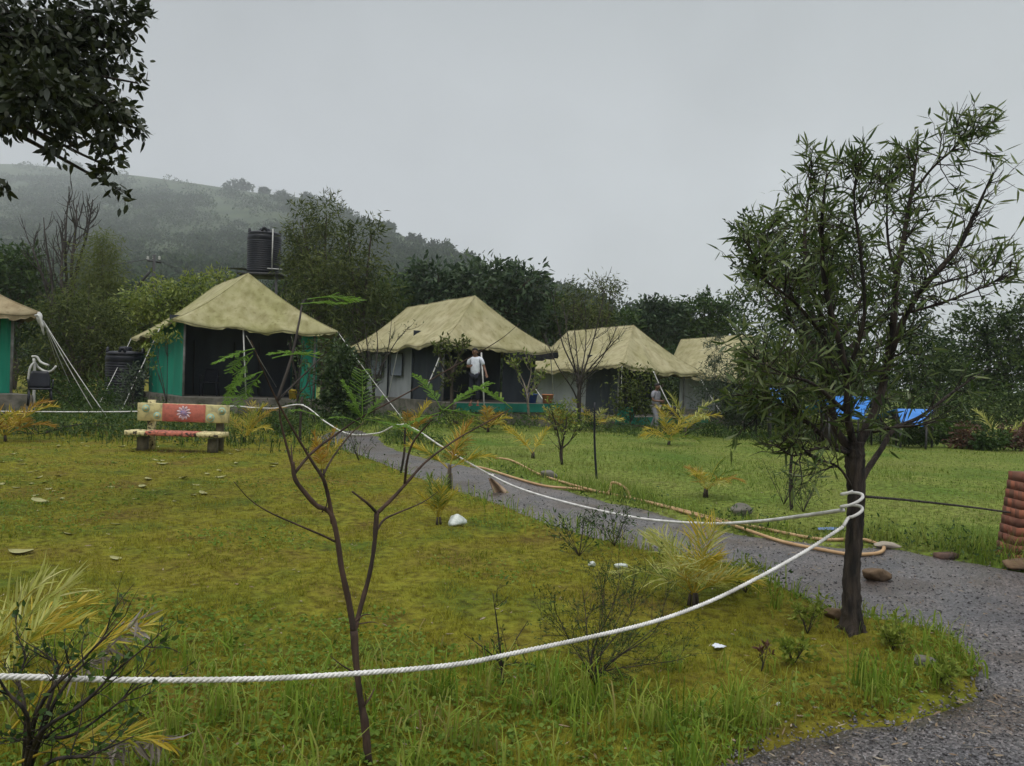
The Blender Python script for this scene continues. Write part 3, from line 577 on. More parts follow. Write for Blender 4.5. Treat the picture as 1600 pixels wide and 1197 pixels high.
mb = MB(); mb.tube(spline([at(231, 405, 50), at(200, 410, 49), at(150, 414, 47), at(60, 404, 44), at(-60, 380, 40)], 6), .025, 4); mb.tube(spline([at(249, 407, 50), at(275, 418, 54), at(340, 430, 62)], 6), .025, 4); mb.build('wire', MT['steel'], o)
# ------------------------------------------------------------------ painted bench
bp_ = (gp(230, 702) + gp(341, 706)) / 2; bp_[2] = min(bp_[2], gp(285, 703)[2]); BN = thing('painted_bench', 'painted cream and coral bench with a flower on its backrest', 'bench', bp_, local=True)
cream = mat('worn cream paint', (.48, .42, .20), (.24, .22, .12), .8, 11, .35, 30, lo=.48, hi=.72); coral = mat('worn coral paint', (.46, .14, .10), (.27, .10, .08), .8, 11, .35, 30, lo=.48, hi=.72)
wornc = mat('chipped cream paint', (.60, .52, .27), (.05, .04, .03), .8, 16, .6, 40, lo=.48, hi=.62); wornr = mat('chipped coral paint', (.50, .16, .11), (.05, .035, .03), .8, 16, .6, 40, lo=.46, hi=.6)
conc = mat('mossy concrete', (.16, .14, .09), (.05, .045, .03), .9, 6, .5, 30)
bt = at(281, 631, bp_[1])[2] - bp_[2]; bb = at(281, 659, bp_[1])[2] - bp_[2]; sh = at(281, 672, bp_[1])[2] - bp_[2]; W = 1.60; th = .07
def slab(mb, x0, x1, y0, y1, z0, z1, k=1, bev=.012):
    nx = max(2, int((x1 - x0) / .06)); xs = np.linspace(x0, x1, nx)
    sec = np.array([(y0 + bev, z0), (y1 - bev, z0), (y1, z0 + bev), (y1, z1 - bev), (y1 - bev, z1), (y0 + bev, z1), (y0, z1 - bev), (y0, z0 + bev)])
    V = np.array([[x, *p] for x in xs for p in sec]); V[:, 1:] += rng.normal(size=(len(V), 2)) * .0022 * k; q = []
    for i in range(nx - 1):
        for j in range(8): a = i * 8 + j; b = i * 8 + (j + 1) % 8; q.append((a, b, b + 8, a + 8))
    c = len(V); V = np.vstack([V, V[:8].mean(0), V[-8:].mean(0)]); t = [(c, (j + 1) % 8, j) for j in range(8)] + [(c + 1, (nx - 1) * 8 + j, (nx - 1) * 8 + (j + 1) % 8) for j in range(8)]
    mb.add(V, t, q)
mb = MB(); slab(mb, -W / 2, W / 2, -.035, .035, bb, bt); BK = mb.build('backrest', cream, BN, smooth=False)
mb = MB(); slab(mb, -.36, .40, -.0395, .02, bb + .002, bt - .002, .2); mb.build('coral_panel', coral, BK, org=(0, 0, 0))
def disc(mb, x, z, rx, y, n=14, rz=None, ang=0, m=0):
    rz = rz or rx; a = np.arange(n) * 2 * math.pi / n; c, s = math.cos(ang), math.sin(ang); X_ = np.cos(a) * rx; Z_ = np.sin(a) * rz
    fr = np.c_[x + X_ * c - Z_ * s, np.full(n, y), z + X_ * s + Z_ * c]; bk = fr + [0, .003, 0]; v = np.vstack([[x, y, z], fr, bk])
    mb.add(v, [(0, 1 + (i + 1) % n, 1 + i) for i in range(n)][::-1], [(1 + i, 1 + (i + 1) % n, n + 1 + (i + 1) % n, n + 1 + i) for i in range(n)], m)
petal = mat('pale petal paint', (.60, .46, .48), (.50, .34, .34), .7, 20); mauve = mat('mauve paint', (.22, .20, .38), (.42, .24, .28), .7, 30); tealp = mat('teal paint', (.20, .42, .38), (.34, .46, .32), .7, 25)
zc = (bt + bb) / 2; mb = MB(); y = -.0425
for k in range(11):
    a = k * 2 * math.pi / 11; disc(mb, .02 + math.cos(a) * .085, zc + math.sin(a) * .085, .045, y - .0002 * k, 10, .024, a)
mb.build('flower_motif', petal, BK, org=(0, 0, 0)); mb = MB(); disc(mb, .02, zc, .062, y - .004)
for k in range(11): a = k * 2 * math.pi / 11; disc(mb, .02 + math.cos(a) * .07, zc + math.sin(a) * .07, .03, y - .005, 6, .006, a)
mb.build('flower_centre', mauve, BK, org=(0, 0, 0))
for x, z, r in ((-.65, zc + .06, .07), (-.45, zc - .06, .065), (.49, zc - .07, .075), (.69, zc + .05, .07)):
    mb = MB(); disc(mb, x, z, r, -.038); disc(mb, x, z, r * .72, -.0415, m=1); disc(mb, x, z, r * .35, -.0445, m=0); mb.build('circle_motif', [tealp, cream], BK, org=(0, 0, 0))
mb = MB(); slab(mb, -W / 2 - .01, -.45, -.46, -.06, sh - .075, sh, 1.6); slab(mb, .42, W / 2 + .04, -.46, -.06, sh - .075, sh, 1.6); ST_ = mb.build('seat', wornc, BN); mb = MB(); slab(mb, -.449, .419, -.458, -.062, sh - .073, sh - .002, 1.6); mb.build('coral_panel', wornr, ST_, org=(0, 0, 0))
for sx in (-.6, .62):
    mb = MB(); mb.box([sx, .085, (bt + .05) / 2 - .02], [.11, .10, bt + .09]); mb.build('back_post', wornc if sx < 0 else conc, BN)
    mb = MB(); mb.box([sx, -.22, (sh - .08) / 2 - .04], [.12, .2, sh - .07], taper=.95); mb.build('leg', conc, BN)
# ------------------------------------------------------------------ ropes, stakes, hose
def twisted(pts, r, n=10, pitch=.055, step=.012):
    p = spline(pts, 30); seg = np.r_[0, np.cumsum(np.linalg.norm(np.diff(p, axis=0), axis=1))]; s = np.arange(0, seg[-1], step); q = np.c_[[np.interp(s, seg, p[:, i]) for i in range(3)]].T
    t = np.gradient(q, axis=0); t /= np.linalg.norm(t, axis=1)[:, None]; a = np.cross(t, [0, 0, 1.]); a /= np.linalg.norm(a, axis=1)[:, None] + 1e-9; b = np.cross(a, t); mb = MB()
    for k in range(3):
        ph = s / pitch * 2 * math.pi + k * 2.094; mb.tube(q + (a * np.cos(ph)[:, None] + b * np.sin(ph)[:, None]) * r * .5, r * .56, 6)
    return mb
rp1 = [(-160, 1058, 2.15), (0, 1057, 2.3), (150, 1060, 2.4), (250, 1062, 2.5), (400, 1060, 2.62), (550, 1055, 2.75), (700, 1039, 2.95), (800, 1022, 3.15), (1000, 976, 3.6), (1100, 943, 3.85), (1180, 905, 4.07), (1260, 860, 4.28), (1318, 822, 4.40)]
ropem = MT['rope']; mb = twisted([at(*p) + rng.normal(size=3) * .003 for p in rp1], .0105); trk = at(1331, 790, 4.5)
ring = [trk + [math.cos(a) * .0575, math.sin(a) * .0575, z] for a, z in [(-2.3 + i * .35, -.055 + .0042 * i + .02 * math.cos(-2.3 + i * .35)) for i in range(38)]]
mb.tube(spline([at(1318, 822, 4.40)] + ring, 3), .0095, 6)
tag(mb.build('rope', ropem, org=at(550, 1055, 2.75), smooth=True), 'thick twisted white rope sagging across the foreground to the acacia', 'rope')
rp2 = [(1318, 797, 4.52), (1255, 806, 5.0), (1180, 815, 5.7), (1100, 818, 6.3), (1000, 810, 7.2), (900, 789, 8.2), (820, 766, 9.1), (768, 743, 9.7), (700, 704, 10.5), (632, 664, 11.2), (590, 677, 12.2), (545, 678, 13.2), (510, 660, 14.3), (472, 633, 15.3), (430, 638, 15.4), (395, 637, 15.4), (350, 635, 15.5), (212, 643, 15.7), (20, 643, 16), (-120, 640, 16)]
mb = MB(); pp = [at(*p) for p in rp2]
for i in range(len(pp) - 1): pass
mb.tube(spline(pp, 10), .0125, 7)
for c in ((632, 664, 11.2), (472, 633, 15.3), (768, 743, 9.7)):
    p = at(*c); mb.tube([p + [math.cos(a) * .02, math.sin(a) * .02, .012 * math.sin(a * 2)] for a in np.linspace(0, 9, 22)], .011, 6)
tag(mb.build('rope', ropem, org=pp[5], smooth=True), 'long white rope running along the path past the bench', 'rope')
# cloth tied on the rope
k0 = at(768, 745, 9.7); u, v = np.meshgrid(np.linspace(0, 1, 16), np.linspace(0, 1, 20), indexing='ij'); wd = (.06 + .22 * v) * (1 - .55 * sst(.75, 1, v)); G = np.stack([k0[0] + .31 * v + (u - .5) * wd * .8 - .02, k0[1] - .05 * np.sin(u * 9 + v * 2) * (.3 + v) + .02, k0[2] - .02 - .50 * v + (u - .2) * .30 * v * (1 - v * .4)], -1)
mb = MB(); mb.grid(G); o = mb.build('rag', mat('dirty brown cloth', (.34, .25, .17), (.22, .15, .10), .9, 8, .3, 30), org=k0, smooth=True); o.modifiers.new('t', 'SOLIDIFY').thickness = .004; tag(o, 'brown rag hanging from the white rope over the path', 'cloth')
def stake(label, top, bot, r=.02, m='bark_dark', twigs=0, name='wooden_stake', cat='stake'):
    a = np.asarray(bot); b = np.asarray(top); mb = MB(); a = a - [0, 0, .08]; mb.tube(spline([a, (a + b) / 2 + rng.normal(size=3) * .02, b], 5), np.linspace(r, r * .75, 11), 7)
    if twigs: 
        t = np.linspace(.3, 1, twigs); st = a + (b - a) * t[:, None]; twigset(mb, st, [np.array([random.uniform(-1, 1), random.uniform(-1, 1), .7]) for _ in t], .3, r * .35, 2)
    o = mb.build(name, MT[m], org=bot, smooth=True); return tag(o, label, cat)
def Yg(px, py): return gp(px, py)[1]
g = gp(625, 742); stake('dark stake holding the long rope beside the yellow palms', at(633, 662, g[1]), g)
g = gp(469, 692); stake('dark stake holding the long rope right of the bench', at(472, 620, g[1]), g, .03)
g = gp(933, 748); stake('straight black pole standing on the far lawn edge', at(929, 629, g[1]), g, .019, 'black_plastic')
g = gp(1238, 798); stake('dark slanted stick left of the acacia on the far lawn', at(1243, 664, g[1]), g, .022, twigs=5)
g = gp(1348, 832); stake('short dark stick behind the acacia trunk', at(1345, 770, g[1]), g, .02)
# hose
def gl(px, py, dz=.02): p = gp(px, py); return p + [0, 0, dz]
hs1 = [(772, 718), (800, 722), (840, 742), (880, 760), (930, 774), (985, 783), (1050, 800), (1120, 818), (1200, 836), (1280, 846), (1345, 850), (1374, 855), (1381, 862), (1370, 869), (1330, 870), (1285, 864), (1220, 850), (1150, 830), (1090, 812), (1035, 797), (985, 782)]
mb = MB(); mb.tube(spline([gl(*p) for p in hs1], 6), .017, 7)
c = gl(958, 774); mb.tube(spline([gl(985, 782), gl(975, 780) + [0, 0, .12], c + [-.02, 0, .13], gl(948, 775), gl(900, 768), gl(850, 762), gl(800, 748), gl(762, 736), gl(735, 730)], 6), .017, 7)
tag(mb.build('garden_hose', MT['hose'], org=gp(1000, 790), smooth=True), 'tan garden hose lying doubled along the gravel path', 'hose')
b0 = gp(1576, 880)
mb = MB(); mb.tube(spline([at(1350, 776, 4.6), at(1400, 780, 5.2), at(1450, 785, 5.6), at(1520, 793, 6.1), at(1578, 801, b0[1])], 6), .009, 5); tag(mb.build('cable', MT['bark_dark'], org=at(1450, 785, 5.6)), 'thin dark cord strung from the acacia to the brick pillar', 'cord')
# ------------------------------------------------------------------ brick pillar at the right edge
def brickmat():
    m, t, n, l, b = newmat('old red brick'); b.inputs['Roughness'].default_value = .9; tcn = n.new('ShaderNodeTexCoord'); nn = n.new('ShaderNodeTexNoise'); nn.inputs['Scale'].default_value = 5; nn.inputs['Detail'].default_value = 6; g = n.new('ShaderNodeNewGeometry')
    l.new(tcn.outputs['Object'], nn.inputs['Vector']); a = n.new('ShaderNodeMix'); a.inputs[0].default_value = .4; l.new(nn.outputs[0], a.inputs[2]); l.new(g.outputs['Random Per Island'], a.inputs[3]); r = ramp(n, [(.25, (.11, .045, .030)), (.5, (.24, .078, .045)), (.75, (.30, .11, .06))]); l.new(a.outputs[0], r.inputs[0]); l.new(r.outputs[0], b.inputs['Base Color']); return m
o = thing('brick_pillar', 'low red brick pillar at the right edge of the lawn', 'pillar', b0); mb = MB(); hh = at(1590, 735, b0[1])[2] - b0[2]; rows = 10; bh = hh / rows; mo = MB()
for i in range(rows):
    xo = .10 * i / rows + random.uniform(-.004, .004); sh_ = .05 if i % 2 else 0
    mo.box([b0[0] + xo + .255, b0[1] + .118, b0[2] + bh * (i + .5) - .03], [.452, .222, bh])
    for j in range(2):
        for k in range(2): mb.box([b0[0] + xo + .14 + .23 * j, b0[1] + .06 + .116 * k, b0[2] + bh * (i + .5) - .03], [.222, .110, bh * .94], random.uniform(-.008, .008))
mb.build('bricks', brickmat(), o); mo.build('mortar', mat('muddy mortar', (.20, .09, .06), (.12, .06, .04), .95, 8), o)
# ------------------------------------------------------------------ furniture and small things by the tents
def chair(label, loc, rz, m, w=.5):
    o = thing('plastic_chair', label, 'chair', loc, local=True); o.rotation_euler = (0, 0, rz); mb = MB(); slab(mb, -.24, .24, -.24, .22, .40, .435, 1); mb.build('seat', m, o)
    mb = MB(); u, v = np.meshgrid(np.linspace(-1, 1, 9), np.linspace(0, 1, 7), indexing='ij'); G = np.stack([u * (.23 - .05 * v ** 3), .21 + .08 * v - .05 * (1 - u * u) * -1, .43 + .42 * v], -1); mb.grid(G); q = mb.build('backrest', m, o, smooth=True); q.modifiers.new('t', 'SOLIDIFY').thickness = .015
    for sx in (-1, 1):
        mb = MB(); mb.tube(spline([[sx * .25, .2, .62], [sx * .27, 0, .64], [sx * .26, -.2, .62], [sx * .25, -.22, .42]], 4), .018, 6); mb.build('armrest', m, o, smooth=True)
        for sy in (-1, 1): mb = MB(); mb.tube([[sx * .22, sy * .2, .41], [sx * .25, sy * .24, 0]], [.024, .018], 6); mb.build('leg', m, o, smooth=True)
    return o
g = gp(62, 634); chair('black plastic chair on the grass beside the left edge tent', at(62, 634, 18.6), .6, MT['black_plastic'])
q = A['plan'](.26, .2); chair('dark plastic chair inside the porch of the mossy tent', (q[0], q[1], A['zf']), .2, MT['navy_cloth'])
q = Cn['plan'](.1, .12); chair('pale plastic chair on the porch of the third tent', (q[0], q[1], Cn['zf']), .3, MT['pole'])
q = at(1052, 648, 28.5); chair('black plastic chair behind the walking person', (q[0], q[1], float(hgt(q[0], q[1]))), -.4, MT['black_plastic'])
def bucket(label, p, r, h, c, handle=True):
    p = np.asarray(p, float); o = thing('bucket', label, 'bucket', p); mb = MB(); mb.lathe([(0, 0), (r * .78, 0), (r * .97, h * .9), (r * 1.06, h * .9), (r * 1.06, h), (r * .95, h), (r * .74, h * .1), (0, h * .1)], 22, p); mb.build('pail', c, o, smooth=False)
    mb = MB(); mb.tube([p + [r * 1.05 * math.cos(a), -r * .25 * abs(math.sin(a)) - .01, h * .88 - r * .9 * math.sin(a)] for a in np.linspace(0, math.pi, 12)], .008, 5); mb.build('handle', MT['white_pole'], o); return o
def on(T, px, py):   # point on the platform top seen at this pixel
    d = ray(px, py); t = (T['zf'] - 1.5) / d[2]; return CAM + d * t
q = A['plan'](.80, -.10); bucket('yellow bucket on the stone plinth of the mossy tent', (q[0], q[1], A['zf'] - .004), .155, .29, plain('yellow plastic', (.52, .36, .03), .45))
q = B['plan'](.86, -.10); bucket('blue bucket on the green platform of the second tent', (q[0], q[1], B['zf'] - .004), .2, .30, plain('blue plastic', (.03, .08, .26), .45))
q = B['plan'](1.0, -.14); bucket('orange terracotta coloured bucket at the green platform end', (q[0], q[1], B['zf'] - .004), .19, .30, plain('orange plastic', (.48, .20, .09), .6))
p0 = at(977, 664, 26.2); u, v = np.meshgrid(np.linspace(0, 1, 14), np.linspace(0, 1, 10), indexing='ij'); G = np.stack([p0[0] + (u - .5) * (.45 + .3 * v) , p0[1] - .06 * np.sin(u * 14) * v, p0[2] + .62 * (1 - v)], -1); mb = MB(); mb.grid(G); o = mb.build('towel', plain('sea green towel', (.03, .27, .20), .9), org=p0, smooth=True); o.modifiers.new('t', 'SOLIDIFY').thickness = .02; tag(o, 'sea green towel draped at the third tent porch edge', 'towel')
# bent pipe stand at left
p = at(53, 609, 19.5); o = thing('pipe_stand', 'pale bent pipes on a post by the left edge tent', 'pipe', (p[0], p[1], float(hgt(p[0], p[1]))))
mb = MB(); mb.tube(spline([[p[0], p[1], o.location.z - .05], at(54, 585, 19.5), at(53, 560, 19.5)], 4), .035, 7); mb.build('post', MT['white_pole'], o, smooth=True)
mb = MB(); mb.tube(spline([at(44, 594, 19.4), at(47, 575, 19.4), at(54, 567, 19.5), at(60, 574, 19.6), at(70, 580, 19.5), at(80, 580, 19.4), at(88, 572, 19.4)], 6), .028, 7); mb.tube(spline([at(50, 557, 19.5), at(58, 558, 19.5), at(64, 566, 19.5), at(76, 571, 19.4)], 6), .03, 7); mb.build('bent_pipe', MT['white_pole'], o, smooth=True)
# blue tarp shelters far right
bl = mat('blue tarpaulin', (.05, .22, .62), (.035, .17, .50), .55, 3, .3, 8)
def tarp_tent(label, x0, x1, y0, y1, Y, sk=10):
    a = at(x0, y0, Y + 1.2); b = at(x1, y0 + 1, Y + 1.2); c = at(x1 - sk, y1, Y); d = at(x0 + sk * .6, y1, Y); bk = lambda p: np.array([p[0], 2 * (Y + 1.2) - p[1], p[2]])
    o = thing('tarp_tent', label, 'tarp tent', (*((c + d) / 2)[:2], float(hgt(c[0], c[1])))); mb = MB(); G = lambda p0, p1, p2, p3, s: panel(p0, p1, p2, p3, s, .05, .03, 18, 10); mb.grid(G(d, c, b, a, 5)); mb.grid(G(bk(c), bk(d), a, b, 6)); mb.build('tarp', bl, o, smooth=True).modifiers.new('t', 'SOLIDIFY').thickness = .01
    mb = MB(); z = o.location.z
    for q in (a, b, c, d, bk(c), bk(d)): mb = MB(); mb.tube([[q[0], q[1], z - .1], q], .03, 5); mb.build('pole', MT['steel'], o)
    mb = MB(); mb.add([[b[0], b[1], b[2]], c, bk(c)], [(0, 1, 2)]); mb.build('dark_end', MT['navy_cloth'], o); return o
tarp_tent('blue tarp tent in the clear right of the acacia trunk', 1402, 1458, 639, 661, 19.5); tarp_tent('blue tarp tent seen behind the acacia fork', 1288, 1364, 619, 650, 19.6, 14); tarp_tent('blue tarp scrap farthest left behind the acacia leaves', 1203, 1230, 607, 630, 21.5, 4)
# ------------------------------------------------------------------ stones and litter
def rock(label, p, dim, m, name='stone', cat='stone', seed=1):
    rr = np.random.default_rng(seed); n = 32; th_, ph = np.meshgrid(np.linspace(0, math.pi, 19), np.arange(n) * 2 * math.pi / n, indexing='ij'); d = np.stack([np.sin(th_) * np.cos(ph), np.sin(th_) * np.sin(ph), np.cos(th_)], -1)
    pn = rr.normal(size=(16, 3)); pn /= np.linalg.norm(pn, axis=1)[:, None]; ph_ = rr.uniform(.72, 1.0, 16); dt = d @ pn.T; r = np.min(np.where(dt > .05, ph_ / np.maximum(dt, .05), 9), -1); r = np.clip(r, .5, 1.35) * (1 + .12 * (fbm(d[..., 0] * 4 + d[..., 2] * 3 + seed, d[..., 1] * 4 + seed, seed, 3) - .42)); v = d * r[..., None] * np.asarray(dim) / 2; p = np.asarray(p, float); v[..., 2] += dim[2] * .38
    a, b = 19, n; i = np.arange(a - 1)[:, None] * b; j = np.arange(b)[None]; q = np.stack([i + j, i + b + j, i + b + (j + 1) % b, i + (j + 1) % b], -1).reshape(-1, 4); mb = MB(); mb.add(v.reshape(-1, 3) + p, None, q); return tag(mb.build(name, m, org=p, smooth='plastic' in name), label, cat)
brs = mat('brown boulder', (.16, .105, .06), (.08, .055, .035), .9, 6, .6, 25)
rock('brown boulder on the gravel right of the acacia trunk', gp(1368, 906), (.21, .15, .11), brs, seed=4)
rock('dark mossy stone at the far path edge', gp(1155, 806), (.22, .18, .14), MT['stone'], seed=5); rock('grey stone in weeds at the lower right verge', gp(1443, 1046), (.13, .1, .06), MT['stone'], seed=6)
rock('pale stone half buried on the far gravel edge', gp(1385, 858), (.25, .15, .07), mat('pale stone', (.33, .29, .23), (.2, .17, .14), .9, 6), seed=8); rock('brown stone at the foot of the brick pillar', gp(1592, 890), (.2, .15, .1), brs, seed=9)
rock('brown stone against the acacia root', gp(1306, 972), (.12, .1, .08), brs, seed=10); rock('dark clod left of the far lawn pole', gp(858, 748), (.28, .2, .12), MT['stone'], seed=12)
mb = MB(); g = gp(1478, 872); mb.box(g + [0, 0, .015], [.2, .09, .06], .3); tag(mb.build('brick', mat('muddy brick', (.13, .075, .055), (.06, .045, .04), .9, 9, .4, 40), org=g), 'loose brick lying at the grass edge of the gravel', 'brick')
wh = mat('translucent white plastic', (.55, .58, .55), (.30, .34, .30), .35, 12, .5, 30, spec=.5)
rock('crumpled white plastic ball on the lawn by the yellow palm', gp(713, 822), (.165, .15, .13), wh, 'plastic_ball', 'litter', 14)
rock('white pebble on the lawn left of the pale palm', gp(925, 887), (.06, .05, .045), wh, 'pebble', 'pebble', 15); rock('pale crumpled litter beside the white pebble', gp(972, 889), (.1, .05, .045), wh, 'plastic_scrap', 'litter', 16)
rock('tiny white pebble near the bottom of the verge', gp(1216, 1110), (.025, .022, .02), wh, 'pebble', 'pebble', 17)
def sheet(name, label, p, L, W, m, rz, cat='litter'):
    u, v = np.meshgrid(np.linspace(-1, 1, 7), np.linspace(-1, 1, 6), indexing='ij'); G = np.stack([u * L / 2 * (1 - .15 * v), v * W / 2 * (1 - .3 * u * u), .012 + .02 * (fbm(u * 2 + L * 99, v * 2, 4, 2))], -1); c, s = math.cos(rz), math.sin(rz); G = np.stack([G[..., 0] * c - G[..., 1] * s, G[..., 0] * s + G[..., 1] * c, G[..., 2]], -1) + np.asarray(p); mb = MB(); mb.grid(G); o = mb.build(name, m, org=p, smooth=True); o.modifiers.new('t', 'SOLIDIFY').thickness = .003; return tag(o, label, cat)
sheet('paper_scrap', 'white paper scrap on the moss near the rope', gp(1122, 1018), .07, .06, MT['white_cloth'], .4); sheet('plastic_wrapper', 'blue plastic wrapper at the far path edge', gp(1298, 830), .3, .13, plain('blue wrapper', (.12, .2, .42), .4), .2)
# ------------------------------------------------------------------ people
def skin_obj(name, verts, edges, rad, m, parent, sub=1, root=0):
    me = bpy.data.meshes.new(name); me.from_pydata([tuple(v) for v in verts], edges, []); ob = bpy.data.objects.new(name, me); COL.objects.link(ob)
    md = ob.modifiers.new('s', 'SKIN'); md.use_smooth_shade = True
    for i, r in enumerate(rad):
        sv = me.skin_vertices[0].data[i]; sv.radius = (r, r) if np.isscalar(r) else r; sv.use_root = (i == root)
    sb = ob.modifiers.new('b', 'SUBSURF'); sb.levels = sub; sb.render_levels = sub
    dg = bpy.context.evaluated_depsgraph_get(); nm = bpy.data.meshes.new_from_object(ob.evaluated_get(dg)); nm.name = name
    for q in nm.polygons: q.use_smooth = True
    bpy.data.objects.remove(ob); o = bpy.data.objects.new(name, nm); COL.objects.link(o); nm.materials.clear(); nm.materials.append(m); o.parent = parent; return o
def chain(V, E, Rr, start, pts):
    p = start
    for c, r in pts:
        V.append(c); Rr.append(r); k = len(V) - 1; E.append((p, k)); p = k
    return p
def person(label, loc, rz, J, shirt, trousers, shoe, sc=1.0, long_sleeve=False):
    o = thing('person', label, 'person', loc, local=True); o.rotation_euler = (0, 0, rz); o.scale = (sc,) * 3
    V = [(0, 0, .93)]; Rr = [.125]; E = []; hd = J.get('head', (0, -.03))
    ch = chain(V, E, Rr, 0, [((0, 0, 1.08), .115), ((0, -.005, 1.28), (.15, .11)), ((0, 0, 1.40), .085)])
    nk = chain(V, E, Rr, ch, [((hd[0] * .3, hd[1] * .4, 1.48), .05), ((hd[0] * .8, hd[1], 1.545), .07), ((hd[0], hd[1] + .005, 1.62), (.082, .095)), ((hd[0], hd[1] + .02, 1.69), .062)])
    fz = nk - 1; chain(V, E, Rr, fz, [((hd[0], hd[1] - .095, 1.60), .022), ((hd[0], hd[1] - .118, 1.585), .014)])
    for s in (-1, 1): chain(V, E, Rr, fz, [((hd[0] + s * .085, hd[1] + .015, 1.605), .014)])
    for s, key in ((-1, 'R'), (1, 'L')):
        el, wr, hn = J['arm' + key]; sh = (s * .175, 0, 1.385); k = chain(V, E, Rr, ch, [(sh, .058), (el, .042), (wr, .028), (tuple(np.array(wr) + (np.array(hn) - np.array(wr)) * .5), (.034, .02))])
        w0 = np.array(wr); h0 = np.array(hn); d = unit(h0 - w0); sd = unit(np.cross(d, [0.2, -1, .3])); pr = np.cross(sd, d)
        for i, L in enumerate((.075, .088, .083, .065)):
            b = w0 + d * .085 + sd * (.026 - .0175 * i); chain(V, E, Rr, k, [(tuple(b), .0095), (tuple(b + d * L * .5 + pr * .008), .0085), (tuple(b + d * L * .85 + pr * .035), .0075)])
        b = w0 + d * .03 + sd * .03; chain(V, E, Rr, k - 0, [(tuple(b + sd * .015), .011), (tuple(b + sd * .03 + d * .04), .0095)])
        hp, kn, an, to = J['leg' + key]; chain(V, E, Rr, 0, [(hp, .09), (tuple((np.array(hp) + kn) / 2), .078), (kn, .056), (tuple((np.array(kn) * .6 + np.array(an) * .4)), .056), (an, .037), (tuple((np.array(an) * .5 + np.array(to) * .5) - np.array([0, 0, .02])), .036), (to, .028)])
    skin_obj('body', V, E, Rr, MT['skin'], o, 1)
    # shirt
    V = [(0, 0, .80)]; Rr = [(.168, .138)]; E = []; ch = chain(V, E, Rr, 0, [((0, 0, 1.05), (.155, .13)), ((0, -.005, 1.27), (.172, .13)), ((0, 0, 1.40), (.10, .095)), ((0, 0, 1.44), .06)])
    for s, key in ((-1, 'R'), (1, 'L')):
        el = np.array(J['arm' + key][0]); sh = np.array((s * .175, 0, 1.39)); chain(V, E, Rr, ch - 1, [(tuple(sh), .076), (tuple(sh + (el - sh) * .75), .066)])
    skin_obj('shirt', V, E, Rr, shirt, o, 1)
    V = [(0, .0, .94)]; Rr = [(.14, .125)]; E = []
    for s, key in ((-1, 'R'), (1, 'L')):
        hp, kn, an, to = [np.array(q) for q in J['leg' + key]]; chain(V, E, Rr, 0, [(tuple(hp), .105), (tuple((hp + kn) / 2), .094), (tuple(kn), .078), (tuple(an * .88 + kn * .12), .066)])
    skin_obj('trousers', V, E, Rr, trousers, o, 1)
    mb = MB(); h = np.array([hd[0], hd[1] + .028, 1.63]); n = 14; th_, ph = np.meshgrid(np.linspace(0, 1.75, 9), np.arange(n + 1) * 2 * math.pi / n, indexing='ij')
    dirs = np.stack([np.sin(th_) * np.cos(ph), np.sin(th_) * np.sin(ph), np.cos(th_)], -1); fr = np.clip(-dirs[..., 1], 0, 1); dirs[..., 2] += .5 * fr * (th_ > .8); mb.grid(h + dirs * np.array([.092, .104, .095]) * (1 + .05 * rng.random(th_.shape))[..., None]); mb.build('hair', MT['hair'], o, smooth=True)
    for s in (-1, 1):
        mb = MB(); c = np.array([hd[0] + s * .032, hd[1] - .087, 1.625]); mb.lathe([(0, -.011), (.010, -.006), (.012, 0), (.010, .006), (0, .011)], 8, c); mb.build('eye', MT['hair'], o)
        an, to = [np.array(q) for q in J['leg' + ('R' if s < 0 else 'L')][2:]]; mb = MB(); d = unit((to - an) * [1, 1, 0]); sd = np.array([-d[1], d[0], 0]); a = an * [1, 1, 0] + [0, 0, to[2] - .037] - d * .05
        out = [a + d * L + sd * w_ for L, w_ in ((0, -.03), (.12, -.045), (.22, -.04), (.26, 0), (.22, .04), (.12, .045), (0, .03))]; out = np.array(out); k = len(out); mb.add(np.vstack([out, out - [0, 0, .02], out.mean(0), out.mean(0) - [0, 0, .02]]), [(2 * k, i, (i + 1) % k) for i in range(k)] + [(2 * k + 1, k + (i + 1) % k, k + i) for i in range(k)], [(i, k + i, k + (i + 1) % k, (i + 1) % k) for i in range(k)])
        mb.build('sandal', shoe, o)
    return o
J1 = dict(armR=((-.25, .03, 1.13), (-.16, -.20, 1.16), (-.05, -.26, 1.19)), armL=((.27, .0, 1.14), (.36, -.12, .95), (.39, -.17, .86)), legR=((-.09, 0, .88), (-.10, -.02, .49), (-.10, .03, .085), (-.12, -.14, .037)), legL=((.09, 0, .88), (.10, -.02, .49), (.10, .03, .085), (.13, -.14, .037)), head=(-.02, -.045))
q = on(B, 741, 632.5); person('person in white tee and dark trousers standing on the green platform, gripping a pole', (q[0], q[1], B['zf'] - .002), -.12, J1, MT['white_cloth'], MT['navy_cloth'], MT['sandal'], .94)
J2 = dict(armR=((-.24, -.05, 1.12), (-.10, -.27, 1.10), (0, -.34, 1.13)), armL=((.25, .02, 1.11), (.12, -.24, 1.06), (.03, -.30, 1.08)), legR=((-.09, 0, .88), (-.09, -.14, .50), (-.09, -.12, .10), (-.10, -.29, .045)), legL=((.09, 0, .88), (.09, .06, .49), (.09, .24, .13), (.10, .10, .04)), head=(.0, -.06))
q = at(1023, 673, 25.2); q[2] = float(groundz(q[0:1], q[1:2])[0]); sc2 = (at(1023, 600, 25.2)[2] - q[2]) / 1.72
person('person in grey clothes walking across the lawn beside a yellow palm', tuple(q), .75, J2, MT['grey_cloth'], MT['grey_cloth'], MT['sandal'], float(np.clip(sc2, .95, 1.12)))
